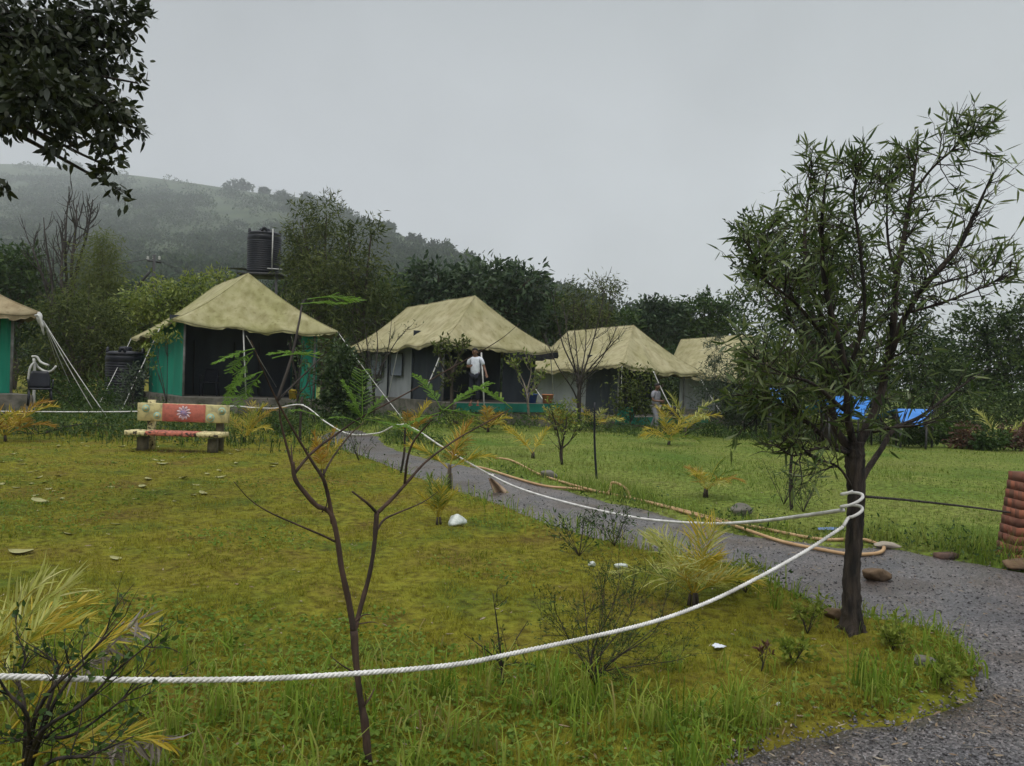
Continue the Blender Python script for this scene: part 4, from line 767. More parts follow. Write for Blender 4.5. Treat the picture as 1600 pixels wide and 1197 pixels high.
# ------------------------------------------------------------------ acacia at the right
YB = 4.5
ab = gp(1332, 985); YB = ab[1]; o = thing('acacia_tree', 'slender leaved acacia tree with dark forked trunk, tied with white rope', 'tree', ab); mb = MB()
def limb(mb, pts, rpx, n=7, nn=6):
    p = pxs([(x, y, YB + dy) for x, y, dy in pts], nn); k = len(p); r = np.interp(np.linspace(0, 1, k), np.linspace(0, 1, len(rpx)), rpx) / F * YB * (.62 if n < 10 else 1)
    r = r * (1 + .10 * (rng.random(k) - .5)); mb.tube(p, r, n, gnarl=.22 if n > 9 else .15); return p
tr_ = limb(mb, [(1333, 996, 0), (1331, 960, 0), (1331, 900, 0), (1336, 830, 0), (1338, 770, 0), (1336, 720, 0), (1336, 690, 0)], [21, 14, 11.8, 11.3, 12.2, 14.5, 13], 16, 10)
for a in range(5): an = a * 1.256 + .4; e = ab + [math.cos(an) * .12, math.sin(an) * .12, -.02]; mb.tube(spline([at(1332, 935, YB), (at(1332, 975, YB) + e) / 2 + [0, 0, .01], e], 4), np.linspace(.035, .012, 9), 7, gnarl=.2)
LB = [
 ([(1332, 712, 0), (1296, 690, -.05), (1262, 660, -.1), (1235, 640, -.15), (1195, 628, -.2), (1150, 615, -.3)], [9, 7, 6, 4.5, 3, 1.2]),
 ([(1330, 705, 0), (1304, 665, .05), (1298, 600, .1), (1283, 500, .15), (1262, 430, .2), (1257, 375, .22), (1264, 300, .25), (1270, 255, .25)], [12, 9, 8, 7, 6, 5, 2.5, 1]),
 ([(1335, 700, 0), (1324, 650, -.1), (1322, 580, -.15), (1290, 450, -.2), (1284, 350, -.25), (1292, 265, -.3)], [11, 9, 8, 6.5, 4.5, 1.2]),
 ([(1340, 700, 0), (1372, 630, .05), (1386, 570, .1), (1396, 500, .1), (1402, 432, .12), (1416, 350, .15), (1426, 290, .15), (1434, 232, .2)], [13, 11, 10, 9, 7.5, 6.5, 5, 1.5]),
 ([(1386, 575, .1), (1412, 500, .0), (1446, 446, -.05), (1495, 390, -.1), (1516, 350, -.1), (1536, 305, -.15), (1552, 268, -.2)], [8, 7.5, 7, 6, 5, 3, 1]),
 ([(1338, 770, .03), (1352, 740, .08), (1378, 700, .15), (1398, 670, .2), (1440, 650, .25), (1490, 612, .3), (1545, 575, .35)], [9, 8.5, 7.5, 6, 5, 3.5, 1.2]),
 ([(1364, 675, .1), (1398, 668, .0), (1440, 664, -.1), (1478, 652, -.15)], [4.5, 4, 3, 1.2]),
 ([(1405, 492, .05), (1450, 480, -.1), (1500, 463, -.2), (1555, 440, -.3), (1592, 420, -.4)], [4, 3.5, 2.8, 2, .8]),
 ([(1440, 452, 0), (1480, 440, .15), (1530, 425, .25), (1575, 396, .35)], [4, 3, 2, .8]),
 ([(1290, 600, .1), (1255, 540, .3), (1225, 470, .4), (1200, 400, .5), (1194, 345, .5)], [6, 5, 4, 3, 1]),
 ([(1283, 520, .12), (1240, 470, -.2), (1200, 440, -.35), (1178, 400, -.45)], [5, 4, 2.5, 1]),
 ([(1402, 440, .12), (1388, 380, .3), (1386, 320, .35), (1390, 262, .4)], [4, 3.5, 2.5, 1]),
 ([(1422, 310, .15), (1452, 268, .1), (1486, 236, 0), (1522, 205, -.05)], [4, 3, 2, .8]),
 ([(1322, 590, -.15), (1350, 500, -.3), (1345, 400, -.35), (1335, 320, -.4), (1340, 260, -.4)], [5.5, 4.5, 3.5, 2.5, .8]),
 ([(1330, 708, 0), (1280, 700, -.2), (1240, 712, -.3), (1205, 690, -.4)], [5, 3.5, 2, .8]),
 ([(1318, 640, -.1), (1270, 600, -.3), (1225, 585, -.45), (1180, 560, -.5)], [5.5, 4, 2.5, 1]),
 ([(1336, 770, 0), (1310, 730, -.1), (1270, 715, -.2), (1245, 690, -.3)], [4, 3, 2, .8]),
]
limbs = [limb(mb, p, rr) for p, rr in LB]; mb.build('trunk', MT['bark_dark'], o, smooth=True)
tw = MB(); tips = []; tips_sparse = []
for i, L in enumerate(limbs):
    k = len(L); sparse = i in (4, 5, 6, 7, 8, 14, 16); nst = int(k * (1.25 if not sparse else (.35 if i in (5, 6) else 1.0))) ; lo = .12 if i in (1, 2, 3, 4, 13) else .3
    ii = [min(k - 2, int(random.uniform(lo, 1) * (k - 1))) for _ in range(nst)]; st = [L[j] for j in ii]; ds = [unit(unit(L[j + 1] - L[j]) * .8 + rng.normal(size=3) * [.8, .55, .45] + [0, 0, .35]) for j in ii]
    dst = tips_sparse if sparse else tips
    for j, p_, d_ in zip(ii, st, ds): dst.extend(twigset(tw, [p_], [d_], (.36 if not sparse else .30) * (1 - .6 * (j / k) ** 2), .0042, 3, 6, .25, .2))
    dst.append(L[int(k * .6):])
tw.build('twigs', MT['bark_dark'], o); lf = MB(); leaves_on(lf, tips, 4, .100, .0150, .6, True, .95, .30, .18)
# denser skirt of leaves in the lower left
lw_ = lobes_world([(1195, 560, 50, 60, -.2), (1250, 590, 60, 50, -.1), (1215, 470, 50, 60, .1), (1290, 520, 55, 70, 0), (1180, 630, 45, 25, -.2), (1330, 590, 45, 45, .1), (1265, 640, 50, 22, -.15), (1240, 380, 55, 70, .2), (1320, 400, 60, 90, 0)], YB)
crown_mesh(lf, lw_, 900, .095, .0155, .55, .4, .2, 7, True, .5)
leaves_on(lf, tips_sparse, 2, .115, .016, .4, True, .8, .5, .1); lf.build('crown', LM['acacia'], o)
# ------------------------------------------------------------------ forked sapling in the foreground
sb_ = gp(576, 1192); YS = sb_[1]; o = thing('forked_sapling', 'thin dark forked sapling with ferny leaf sprays in the foreground', 'sapling', sb_); mb = MB()
def sl(pts, rpx, n=7): 
    p = pxs([(x, y, YS + dy) for x, y, dy in pts], 6); k = len(p); r = np.interp(np.linspace(0, 1, k), np.linspace(0, 1, len(rpx)), rpx) / F * YS; r *= (1 + .16 * (rng.random(k) - .5)) * .76; mb.tube(p, r, n, gnarl=.18); return p
sl([(577, 1205, 0), (570, 1130, 0), (563, 1090, 0), (557, 1040, 0), (553, 985, 0)], [8, 8, 6.5, 6.5, 8], 9)
S = [([(553, 988, 0), (545, 940, 0), (534, 890, -.02), (525, 830, -.03), (515, 800, -.04), (495, 790, -.05), (475, 768, -.07), (461, 748, -.08), (457, 722, -.08)], [6.5, 6, 5.5, 5.5, 5, 5, 4.5, 4, 4]),
 ([(457, 728, -.08), (446, 690, -.1), (438, 655, -.12), (436, 630, -.14)], [3, 2.5, 2, 1]),
 ([(458, 742, -.08), (490, 705, 0), (535, 672, .1), (565, 652, .15), (640, 612, .28), (700, 578, .36), (748, 551, .42), (785, 528, .46), (812, 505, .5)], [3.3, 2.8, 2.3, 2.0, 1.7, 1.5, 1.2, .9, .5]),
 ([(520, 818, -.03), (514, 780, -.05), (505, 748, -.08), (490, 725, -.1), (463, 680, -.15), (433, 626, -.22), (412, 580, -.28), (392, 532, -.33)], [4.5, 4, 3.6, 2.8, 2.2, 1.8, 1.4, .8]),
 ([(505, 742, -.08), (520, 715, .0), (545, 682, .05), (568, 660, .1)], [2.2, 1.8, 1.4, .8]),
 ([(553, 988, 0), (562, 955, .03), (578, 895, .06), (585, 850, .08), (589, 800, .1)], [6, 5.5, 5, 5, 6], ),
 ([(589, 802, .1), (612, 780, .12), (635, 755, .15), (665, 722, .2), (705, 692, .25), (740, 671, .3), (775, 652, .35), (800, 638, .4)], [4.2, 3.8, 3.3, 2.5, 1.9, 1.5, 1.1, .6]),
 ([(632, 757, .15), (636, 720, .1), (645, 692, .08), (662, 670, .05), (690, 640, .0)], [3, 2.5, 2.2, 1.8, .8]),
 ([(589, 802, .1), (578, 790, .05), (566, 780, .02), (550, 768, 0)], [3.5, 3, 2.5, 2]),
 ([(588, 830, .1), (600, 812, .15), (620, 802, .2), (660, 785, .28), (685, 768, .33)], [2.5, 2.4, 2, 1.2, .6]),
 ([(523, 846, -.03), (500, 835, -.1), (460, 818, -.2), (420, 800, -.3), (390, 780, -.36), (365, 752, -.4)], [2.6, 2.2, 1.8, 1.4, 1, .6]),
 ([(556, 1052, 0), (535, 1040, -.05), (516, 1025, -.1)], [1.8, 1.4, .6]), ([(568, 1105, 0), (578, 1090, .02), (585, 1076, .04)], [2.2, 2, 1.2]), ([(568, 1105, 0), (572, 1095, -.03), (570, 1082, -.05)], [1.8, 1.4, .8]),
 ([(503, 800, -.04), (510, 790, -.06), (512, 770, -.07)], [1.5, 1.2, .6]), ([(551, 975, 0), (566, 962, .02), (580, 960, .04)], [2, 1.6, .6]), ([(560, 975, 0), (580, 972, .03), (592, 974, .05)], [1.6, 1.2, .5]),
 ([(457, 735, -.08), (456, 712, -.05), (455, 695, -.03)], [2, 1.6, .8])]
SL = [sl(*s) for s in S]; mb.build('stem', MT['sapling'], o, smooth=True)
def fern(base, d, L, droop=.5, pin=11):
    L = L * 1.12
    lf = MB(); st = MB(); d = unit(d); pts = [np.array(base, float)]; k = 10
    for i in range(k): d = unit(d + [0, 0, -droop / k]); pts.append(pts[-1] + d * L / k)
    pts = np.array(pts); st.tube(pts, np.linspace(.0022, .0010, k + 1), 4, False); P = []; D = []
    for s in np.linspace(.25, 1, pin):
        x = s * k; i = min(int(x), k - 1); p = pts[i] + (pts[i + 1] - pts[i]) * (x - i); t = unit(pts[i + 1] - pts[i]); sd = unit(np.cross(t, [0, 0, 1]))
        for sg in (-1, 1):
            pd = unit(t * .55 + sd * sg + rng.normal(size=3) * .12); pl = L * .31 * math.sin(math.pi * (.2 + .62 * s)); st.tube([p, p + pd * pl], .0008, 3, False); sd2 = unit(np.cross(pd, [0, 0, 1]) + rng.normal(size=3) * .2)
            for q in np.linspace(.1, 1, 11):
                for s2 in (-1, 1): P.append(p + pd * pl * q); D.append(sd2 * s2 + pd * .5)
    lf.leaves(P, np.array(D), L * .046, L * .019, .1, upb=.5); f = lf.build('leaf_spray', LM['frond'], o); st.build('rachis', LM['frond'], f, org=o['_o'])
def fpx(x0, y0, dy0, x1, y1, dy1, droop=.4, pin=11): a = at(x0, y0, YS + dy0); b = at(x1, y1, YS + dy1); b = b + [0, 0, droop * .35 * np.linalg.norm(b - a)]; fern(a, b - a, np.linalg.norm(b - a) * 1.08, droop, pin)
for q in [(398, 545, -.33, 345, 560, -.4), (395, 555, -.33, 352, 625, -.38), (412, 580, -.28, 365, 600, -.35), (425, 560, -.3, 480, 550, -.25), 
          (480, 468, .1, 545, 463, .16), (500, 560, .0, 440, 548, -.05), (565, 652, .12, 545, 610, .1), (568, 655, .12, 590, 628, .15), (568, 655, .12, 640, 668, .2), (695, 640, 0, 745, 605, .05), (505, 655, .08, 470, 640, .05), (565, 655, .12, 550, 635, .08), (566, 650, .1, 566, 600, .12), (560, 660, .1, 530, 650, .05), (690, 640, 0, 665, 600, .02), (688, 645, 0, 640, 660, -.04), (690, 640, 0, 680, 675, .05), (690, 640, .02, 735, 645, .1), (395, 550, -.33, 360, 575, -.3), (412, 580, -.28, 375, 625, -.25), (800, 638, .4, 760, 610, .35), (470, 475, .05, 525, 472, .1)]:
    fpx(*q, droop=random.uniform(.2, .6))
mb = MB(); mb.tube(pxs([(433, 626, YS - .22), (455, 560, YS - .15), (468, 500, YS - .05), (475, 470, YS + .1), (500, 466, YS + .12)]), np.linspace(.006, .002, 25), 5); mb.tube(pxs([(433, 626, YS - .22), (470, 590, YS - .1), (500, 560, YS)]), np.linspace(.005, .002, 13), 5); mb.build('branch', MT['twig'], o, smooth=True)
# ------------------------------------------------------------------ tree overhanging at the top left (trunk outside the frame)
ob = np.array([-8.2, 7.5, 0.]); ob[2] = hgt(ob[0], ob[1]) - .05; o = thing('overhanging_tree', 'dark broadleaf tree hanging its boughs into the upper left corner', 'tree', ob)
lo_ = lobes_world([(40, 50, 90, 75), (120, 90, 75, 70, .3), (150, 165, 52, 42), (55, 150, 75, 60, -.3), (190, 185, 30, 30, .2), (10, 180, 40, 28), (95, 228, 18, 18, -.2), (168, 225, 20, 25), (172, 262, 16, 20), (190, 298, 13, 16), (213, 200, 16, 12, .2), (150, 30, 60, 45, .3), (212, 18, 17, 22, .5), (198, 75, 14, 12, .3), (105, 205, 22, 14), (-60, 110, 110, 120), (-3, 285, 7, 26), (215, 130, 10, 18, .2)], 6.6)
lf = MB(); ct = crown_mesh(lf, lo_, 7400, .105, .042, .16, .6, .15, 8, True, .45); lf.build('crown', LM['overhang'], o); mb = MB()
fk = at(-330, 120, 7.2); mb.tube(spline([ob, ob * .6 + fk * .4 + [.2, .1, 0], fk], 6), np.linspace(.24, .15, 13), 10)
for c, rr in lo_: q = spline([fk, (fk + c) / 2 + [0, 0, .25], c], 6); mb.tube(q, np.linspace(.05, .008, len(q)), 6)
for i in rng.choice(len(ct), 160, False): c = ct[i]; k = min(range(len(lo_)), key=lambda j: np.linalg.norm(lo_[j][0] - c)); q = spline([lo_[k][0], (lo_[k][0] + c) / 2 + rng.normal(size=3) * .05, c], 3); mb.tube(q, np.linspace(.009, .003, len(q)), 4, False)
mb.build('trunk', MT['bark_dark'], o, smooth=True)
# ------------------------------------------------------------------ trees behind the tents
tree('broadleaf_tree', 'large dark broadleaf tree towering behind the second tent', 'tree', (735, 660), 37, [(680, 452, 55, 40), (760, 443, 70, 32), (822, 442, 34, 28, -1), (640, 485, 32, 40), (720, 485, 90, 45), (800, 480, 45, 40)], 7500, .42, .15, 'mango', r=.3, clump=.2)
tree('tall_tree', 'tall wispy tree just right of the water tank', 'tree', (505, 660), 32, [(472, 350, 20, 38), (510, 335, 24, 36), (495, 395, 48, 42), (478, 430, 34, 40), (515, 450, 60, 55, -1), (458, 420, 14, 60)], 6000, .30, .05, 'olive', r=.16, clump=.28, shell=.3)
tree('tall_tree', 'olive tree with two pointed tops left of the second tent', 'tree', (560, 660), 31, [(545, 378, 18, 28), (580, 365, 16, 24), (560, 420, 42, 40), (545, 480, 62, 60), (598, 490, 36, 55), (560, 555, 60, 55)], 6500, .30, .06, 'olive', r=.16, clump=.28, shell=.3)
tree('bamboo_clump', 'yellow green bamboo plume left of the electric pole', 'bamboo', (155, 660), 33, [(160, 385, 24, 22), (152, 420, 34, 40), (150, 480, 42, 50), (170, 440, 25, 50)], 5000, .32, .035, 'bamboo', r=.06, clump=.3, shell=.2, droop=.6)
tree('shade_tree', 'dense olive tree between the left edge tent and the ground tank', 'tree', (125, 650), 27.5, [(90, 500, 45, 45), (140, 500, 50, 55), (110, 560, 62, 55), (170, 540, 40, 45), (75, 585, 40, 35), (140, 600, 60, 28)], 9000, .18, .055, 'olive', r=.14, clump=.25, shell=.4)
tree('leafy_tree', 'yellow green leafy tree left of the mossy tent roof', 'tree', (250, 650), 29, [(245, 470, 48, 34), (300, 455, 40, 26), (210, 500, 35, 40), (270, 500, 55, 40), (345, 440, 28, 18, 1), (200, 545, 30, 30)], 7000, .19, .075, 'bright', r=.12, clump=.25, shell=.4)
tree('shade_tree', 'dark green tree at the left edge behind the brown tent', 'tree', (15, 640), 36, [(15, 430, 48, 38), (-40, 440, 60, 60), (55, 470, 45, 40), (20, 500, 60, 40), (40, 400, 25, 20)], 6000, .32, .12, 'mid', r=.2, clump=.22)
tree('low_tree', 'dark green tree behind the ridge gap between first two tents', 'tree', (600, 660), 36, [(610, 470, 34, 38), (590, 520, 40, 40), (640, 520, 40, 30), (470, 500, 40, 40), (440, 470, 24, 28)], 5000, .28, .11, 'mid', r=.15)
tree('wispy_tree', 'thin wispy tree rising behind the third tent roof', 'tree', (945, 660), 39, [(940, 470, 28, 32), (955, 450, 16, 24), (905, 480, 22, 28), (890, 460, 12, 22), (925, 500, 45, 26)], 2400, .30, .06, 'olive', r=.1, clump=.45, shell=.1)
tree('round_tree', 'rounded green tree behind the gap between second and third tents', 'tree', (860, 660), 41, [(860, 495, 45, 32), (890, 505, 40, 30), (835, 500, 25, 30), (930, 515, 50, 28), (970, 510, 30, 25)], 4500, .34, .12, 'mid', r=.16)
tree('layered_tree', 'small dark tree with layered crown behind the third tent', 'tree', (1028, 660), 42, [(1022, 475, 26, 11), (1010, 492, 20, 12), (1048, 490, 20, 10), (1025, 510, 40, 22)], 2800, .34, .13, 'mango', r=.14, clump=.3)
tree('round_tree', 'mid green round tree behind the farthest tent roof', 'tree', (1100, 660), 43, [(1098, 490, 42, 28), (1065, 505, 32, 26), (1130, 500, 36, 30), (1112, 472, 20, 12), (1090, 525, 60, 24)], 5000, .32, .12, 'mid', r=.16)
tree('shade_tree', 'big round dark tree standing directly behind the acacia', 'tree', (1295, 680), 22, [(1190, 390, 42, 55), (1240, 400, 70, 60), (1300, 390, 60, 55), (1200, 470, 58, 55), (1280, 480, 80, 60), (1360, 440, 60, 45), (1410, 470, 50, 40), (1235, 545, 75, 45), (1340, 530, 70, 45), (1165, 360, 22, 24), (1430, 520, 35, 40)], 10500, .17, .065, 'dark', r=.2, clump=.22, shell=.45)
tree('shade_tree', 'dark spreading tree at the far right edge', 'tree', (1545, 670), 31, [(1540, 498, 46, 24), (1505, 540, 40, 36), (1575, 530, 45, 45), (1545, 570, 75, 45), (1500, 600, 60, 40), (1590, 600, 50, 45), (1620, 520, 50, 60)], 9500, .24, .10, 'farright', r=.18, clump=.24)
tree('feathery_tree', 'green feathery tree between acacia and right edge tree', 'tree', (1450, 670), 29, [(1450, 570, 45, 36), (1470, 600, 50, 40), (1420, 600, 40, 40), (1440, 540, 25, 20)], 6500, .20, .06, 'farright', r=.12, clump=.3)
tree('hedge_tree', 'dark green tree filling the gap right of the farthest tent', 'tree', (1220, 670), 30, [(1190, 570, 40, 35), (1240, 590, 55, 40), (1300, 590, 50, 40), (1350, 600, 50, 35), (1200, 630, 40, 25)], 6000, .24, .09, 'dark', r=.12)
def bare_tree(label, base_px, Y, stems, r, nt=5, m='twig', name='bare_tree', cat='tree', leaf=None, tl=1.0, up=.5):
    b = at(base_px[0], base_px[1], Y); b[2] = float(hgt(b[0], b[1])) - .03; o = thing(name, label, cat, b); mb = MB(); tips = []
    for s in stems:
        p = spline([b] + [at(x, y, Y + random.uniform(-.5, .5) * tl) for x, y in s], 6); k = len(p); mb.tube(p, np.linspace(r, r * .2, k), 6); tips.append(p[k // 2:])
        ii = [min(k - 2, int(random.uniform(.25, 1) * (k - 1))) for _ in range(nt)]; tips += twigset(mb, [p[j] for j in ii], [unit(unit(p[j + 1] - p[j]) + rng.normal(size=3) * .5) for j in ii], tl, r * .28, 3, 5, up, .15)
    mb.build('branches', MT[m], o, smooth=True)
    if leaf: lf = MB(); leaves_on(lf, tips, leaf[3], leaf[1], leaf[2], .3, True, .9, .1); lf.build('foliage', LM[leaf[0]], o)
    return o
bare_tree('leafless dark tree with upright forked boughs at the left', (112, 640), 35, [[(112, 520), (105, 450), (102, 380), (106, 315)], [(112, 480), (120, 420), (135, 370), (145, 312)], [(112, 500), (112, 420), (118, 360), (120, 320)], [(108, 500), (96, 440), (98, 390), (94, 360)]], .13, 9, tl=1.3, up=1.2)
bare_tree('leafless thin tree leaning at the far left', (78, 640), 35.5, [[(85, 520), (72, 450), (55, 400), (42, 370)], [(85, 500), (80, 430), (72, 380), (68, 340)], [(80, 480), (60, 420), (38, 390)]], .10, 7, tl=1.2, up=1.2)
bare_tree('leafless brushy shrub in front of the third tent', (905, 668), 23.5, [[(905, 600), (880, 540), (868, 490), (862, 455)], [(905, 600), (900, 540), (895, 480)], [(908, 600), (925, 540), (940, 480), (948, 440)], [(905, 610), (940, 560), (965, 510)], [(905, 610), (915, 540), (915, 480)], [(900, 620), (870, 570), (850, 520)], [(906, 600), (950, 545), (975, 520)], [(903, 600), (888, 530), (880, 470)]], .035, 10, tl=.7, up=.5, name='bare_shrub', cat='shrub', leaf=('olive', .07, .02, 1))
bare_tree('twiggy leafless shrub before the grey wall of the second tent', (585, 655), 22.3, [[(583, 600), (560, 540), (548, 510)], [(585, 600), (590, 540), (586, 500)], [(586, 600), (615, 540), (640, 510)], [(583, 610), (575, 550), (570, 505)], [(586, 600), (605, 550), (612, 500)]], .03, 9, tl=.5, name='bare_shrub', cat='shrub', leaf=('mid', .08, .02, 2))
bare_tree('sparse leafy shrub climbing before the dark porch of the second tent', (706, 660), 21.8, [[(706, 600), (703, 560), (700, 545)], [(706, 590), (716, 560), (724, 545)], [(705, 600), (690, 570), (688, 550)]], .045, 10, tl=.5, name='leafy_shrub', cat='shrub', leaf=('olive', .16, .05, 5), m='bark')
bare_tree('gnarled sparse shrub beside the orange bucket', (828, 665), 22.4, [[(824, 620), (815, 590), (800, 565)], [(824, 615), (830, 580), (822, 555)], [(826, 620), (842, 600), (846, 575)]], .035, 7, tl=.45, name='gnarled_shrub', cat='shrub', leaf=('bright', .13, .06, 3), m='bark_pale')
bare_tree('leafless twigs standing by the mossy tent right corner', (462, 655), 21.8, [[(466, 610), (456, 560), (452, 540)], [(466, 610), (470, 570), (478, 540)], [(466, 620), (480, 600), (486, 575)]], .04, 7, tl=.5, name='bare_shrub', cat='shrub', leaf=('mid', .09, .03, 1))
bush('dark leafy bush between the first and second tents', (520, 660), 20.8, [(532, 568, 24, 28), (528, 600, 22, 32), (545, 610, 28, 36), (530, 638, 34, 24)], 2600, .15, .075, 'dark', clump=.3)
bush('green shrub climbing at the right curtain of the mossy tent', (490, 660), 20.9, [(478, 560, 14, 26), (484, 605, 16, 34), (470, 630, 22, 20), (496, 530, 8, 16)], 360, .13, .05, 'mid', clump=.4)
bush('leafy bush behind the walking person', (985, 668), 26.0, [(985, 605, 22, 24), (1002, 632, 22, 20), (966, 640, 16, 18), (1008, 588, 10, 12), (975, 582, 8, 10)], 1000, .17, .06, 'olive', clump=.7, shell=.15)
bush('loose yellow green shrub between the second and third tents', (880, 668), 22, [(880, 640, 16, 18), (893, 655, 20, 12), (866, 655, 14, 12)], 420, .12, .045, 'bright', clump=.6, shell=.2)
bush('low yellow green shrub left of the second tent porch pole', (715, 676), 20, [(712, 655, 22, 12), (735, 662, 18, 9)], 420, .10, .035, 'bright', clump=.6, shell=.2)
bush('low green shrub on the bank beside the path bend', (655, 700), 15.5, [(655, 684, 22, 11), (685, 690, 18, 8)], 500, .07, .025, 'mid', clump=.6, shell=.2)
bush('dark conifer like shrub before the farthest tent', (1118, 668), 24, [(1116, 548, 14, 30), (1120, 585, 26, 30), (1118, 625, 34, 30), (1138, 645, 28, 20)], 2600, .15, .03, 'grey', clump=.3)
bush('dark bush under the acacia left side', (1175, 678), 24, [(1170, 630, 30, 30), (1195, 650, 30, 22), (1150, 655, 24, 18)], 1800, .15, .06, 'dark', clump=.3)
bush('dark undergrowth between the left edge tent and ground tank', (120, 655), 20.5, [(100, 620, 40, 22), (145, 612, 35, 24), (75, 600, 25, 25), (165, 635, 25, 18)], 2600, .11, .04, 'mid', clump=.35)
bush('grey green shrub in front of the ground water tank', (207, 655), 19.5, [(207, 600, 14, 22), (212, 585, 10, 12), (198, 630, 18, 20)], 500, .14, .045, 'grey', clump=.4)
bush('sprig of yellow green leaves under the mossy tent left eave', (262, 650), 20.8, [(262, 515, 20, 10), (240, 535, 12, 10), (238, 558, 10, 6), (243, 575, 8, 5)], 260, .15, .05, 'bright', clump=.4)
bush('rounded green bush right of the acacia trunk', (1440, 690), 21, [(1440, 679, 40, 11), (1470, 675, 26, 12), (1408, 682, 28, 8)], 1700, .13, .06, 'mid', clump=.35)
bush('dull red leaved bush at the far lawn edge', (1515, 700), 20.5, [(1515, 682, 20, 16), (1500, 690, 16, 9)], 900, .12, .06, 'red', clump=.35)
bush('dull red leaved bush beside the right picture edge', (1585, 700), 20.2, [(1588, 682, 26, 15), (1610, 680, 24, 16)], 900, .12, .06, 'red', clump=.35)
bush('green bush between the two red leaved bushes', (1550, 702), 20, [(1550, 685, 26, 14), (1535, 693, 18, 9)], 1000, .12, .05, 'mid', clump=.35)
bush('low bushes under the tarp tents behind the far lawn', (1320, 682), 24, [(1300, 668, 40, 10), (1350, 670, 30, 9), (1250, 662, 30, 14)], 2400, .13, .06, 'bright', clump=.35)
bush('long dark hedge along the far right lawn edge', (1500, 690), 25, [(1395, 655, 40, 22), (1450, 640, 45, 32), (1510, 640, 50, 34), (1570, 640, 50, 36), (1625, 640, 50, 36), (1480, 665, 60, 16), (1580, 668, 60, 14)], 5500, .16, .07, 'farright', clump=.3)
bush('dark bush filling the gap between the third and farthest tents', (1050, 665), 39, [(1030, 600, 40, 30), (1070, 610, 40, 34), (1000, 610, 40, 30), (1050, 635, 70, 20)], 2600, .26, .10, 'farright', clump=.3)
bush('clump of weeds before the stone plinth right of the bench', (440, 680), 17, [(430, 662, 30, 14), (455, 668, 24, 12)], 900, .10, .03, 'mid', clump=.4)
bush('low weeds before the green platform of the second tent', (760, 668), 21, [(740, 655, 40, 9), (800, 655, 40, 10), (690, 650, 30, 14)], 1400, .10, .04, 'mid', clump=.4)
bush('low dark weeds along the third tent plinth', (1060, 672), 23, [(1040, 665, 40, 8), (900, 662, 40, 10), (1100, 668, 30, 10)], 1400, .10, .04, 'mid', clump=.4)
bush('thin twiggy weeds left of the bench', (60, 690), 15.5, [(50, 665, 45, 20), (110, 665, 40, 16), (170, 662, 30, 14), (15, 680, 30, 14)], 1500, .07, .03, 'mid', clump=.4)
# ------------------------------------------------------------------ palms
PY = ['palm_y', 'palm_g', 'palm_o']
palm('yellow green palm right of the painted bench', gp(383, 692), 9, .85, ['palm_y', 'palm_g', 'palm_o', 'palm_y'], (.6, 1.3), .20, .013, 1.0, az=[0.2, .7, 2.6, 1.8, 5.8, 3.3])
palm('brownish yellow palm at the left edge of the lawn', gp(6, 690), 9, 1.0, ['palm_o', 'palm_y'], (.5, 1.3), .25, .024, .9)
palm('tall yellow palm left of the hanging rag', gp(700, 768), 8, .72, PY, (.45, 1.3), .20, .013, .7, stem=.30, az=[.1, 2.9, 1.4, .8, 2.2])
palm('small upright yellow palm beside the white plastic ball', gp(684, 818), 8, .42, ['palm_y', 'palm_g'], (.7, 1.4), .13, .009, .5, stem=.08)
palm('pale feathery palm near the middle of the verge', gp(1083, 945), 12, .52, ['palm_p', 'palm_p', 'palm_y'], (.5, 1.4), .19, .011, .9, stem=.1, nl=26)
palm('young palm on the near edge of the far lawn', gp(1103, 778), 9, .5, ['palm_g', 'palm_o', 'palm_p', 'palm_y'], (.6, 1.4), .15, .010, 1.0)
palm('bright yellow palm in front of the walking person', gp(1045, 695), 8, .9, ['palm_y', 'palm_y', 'palm_g'], (.4, 1.3), .24, .018, 1.0)
palm('olive yellow palm growing behind the walking person', gp(1072, 684), 6, 1.15, ['palm_p', 'palm_y'], (.7, 1.3), .26, .026, .9, stem=.3)
palm('yellow palm before the third tent plinth', gp(928, 672), 7, 1.1, ['palm_y', 'palm_p'], (.5, 1.3), .26, .024, .9)
palm('yellow palm below the second tent porch pole', gp(762, 676), 7, .8, PY, (.4, 1.2), .22, .024, .9)
palm('small yellow palm at the end of the green platform', gp(868, 672), 6, .8, ['palm_y'], (.5, 1.3), .22, .022, .8)
palm('low orange palm behind the sapling by the path', gp(503, 745), 5, .6, ['palm_o', 'palm_y'], (.8, 1.4), .15, .014, .6)
palm('yellow palm tuft left of the path bend', gp(640, 690), 6, .85, PY, (.5, 1.3), .2, .02, .8)
palm('grey green palm between the red leaved bushes', gp(1562, 698), 8, 1.3, ['palm_p'], (.5, 1.3), .3, .025, 1.0)
palm('single yellow frond plant on the far lawn', gp(832, 716), 3, .7, ['palm_y'], (.8, 1.3), .16, .018, .5, az=[2.4, .6, 2.9])
palm('yellow palm in the lower left corner', gp(-70, 1130), 6, .62, ['palm_p', 'palm_y', 'palm_p', 'palm_o'], (.6, 1.2), .20, .012, .6, az=[.2, 1.3, .8, 2.3, 3.5, .5], nl=30)
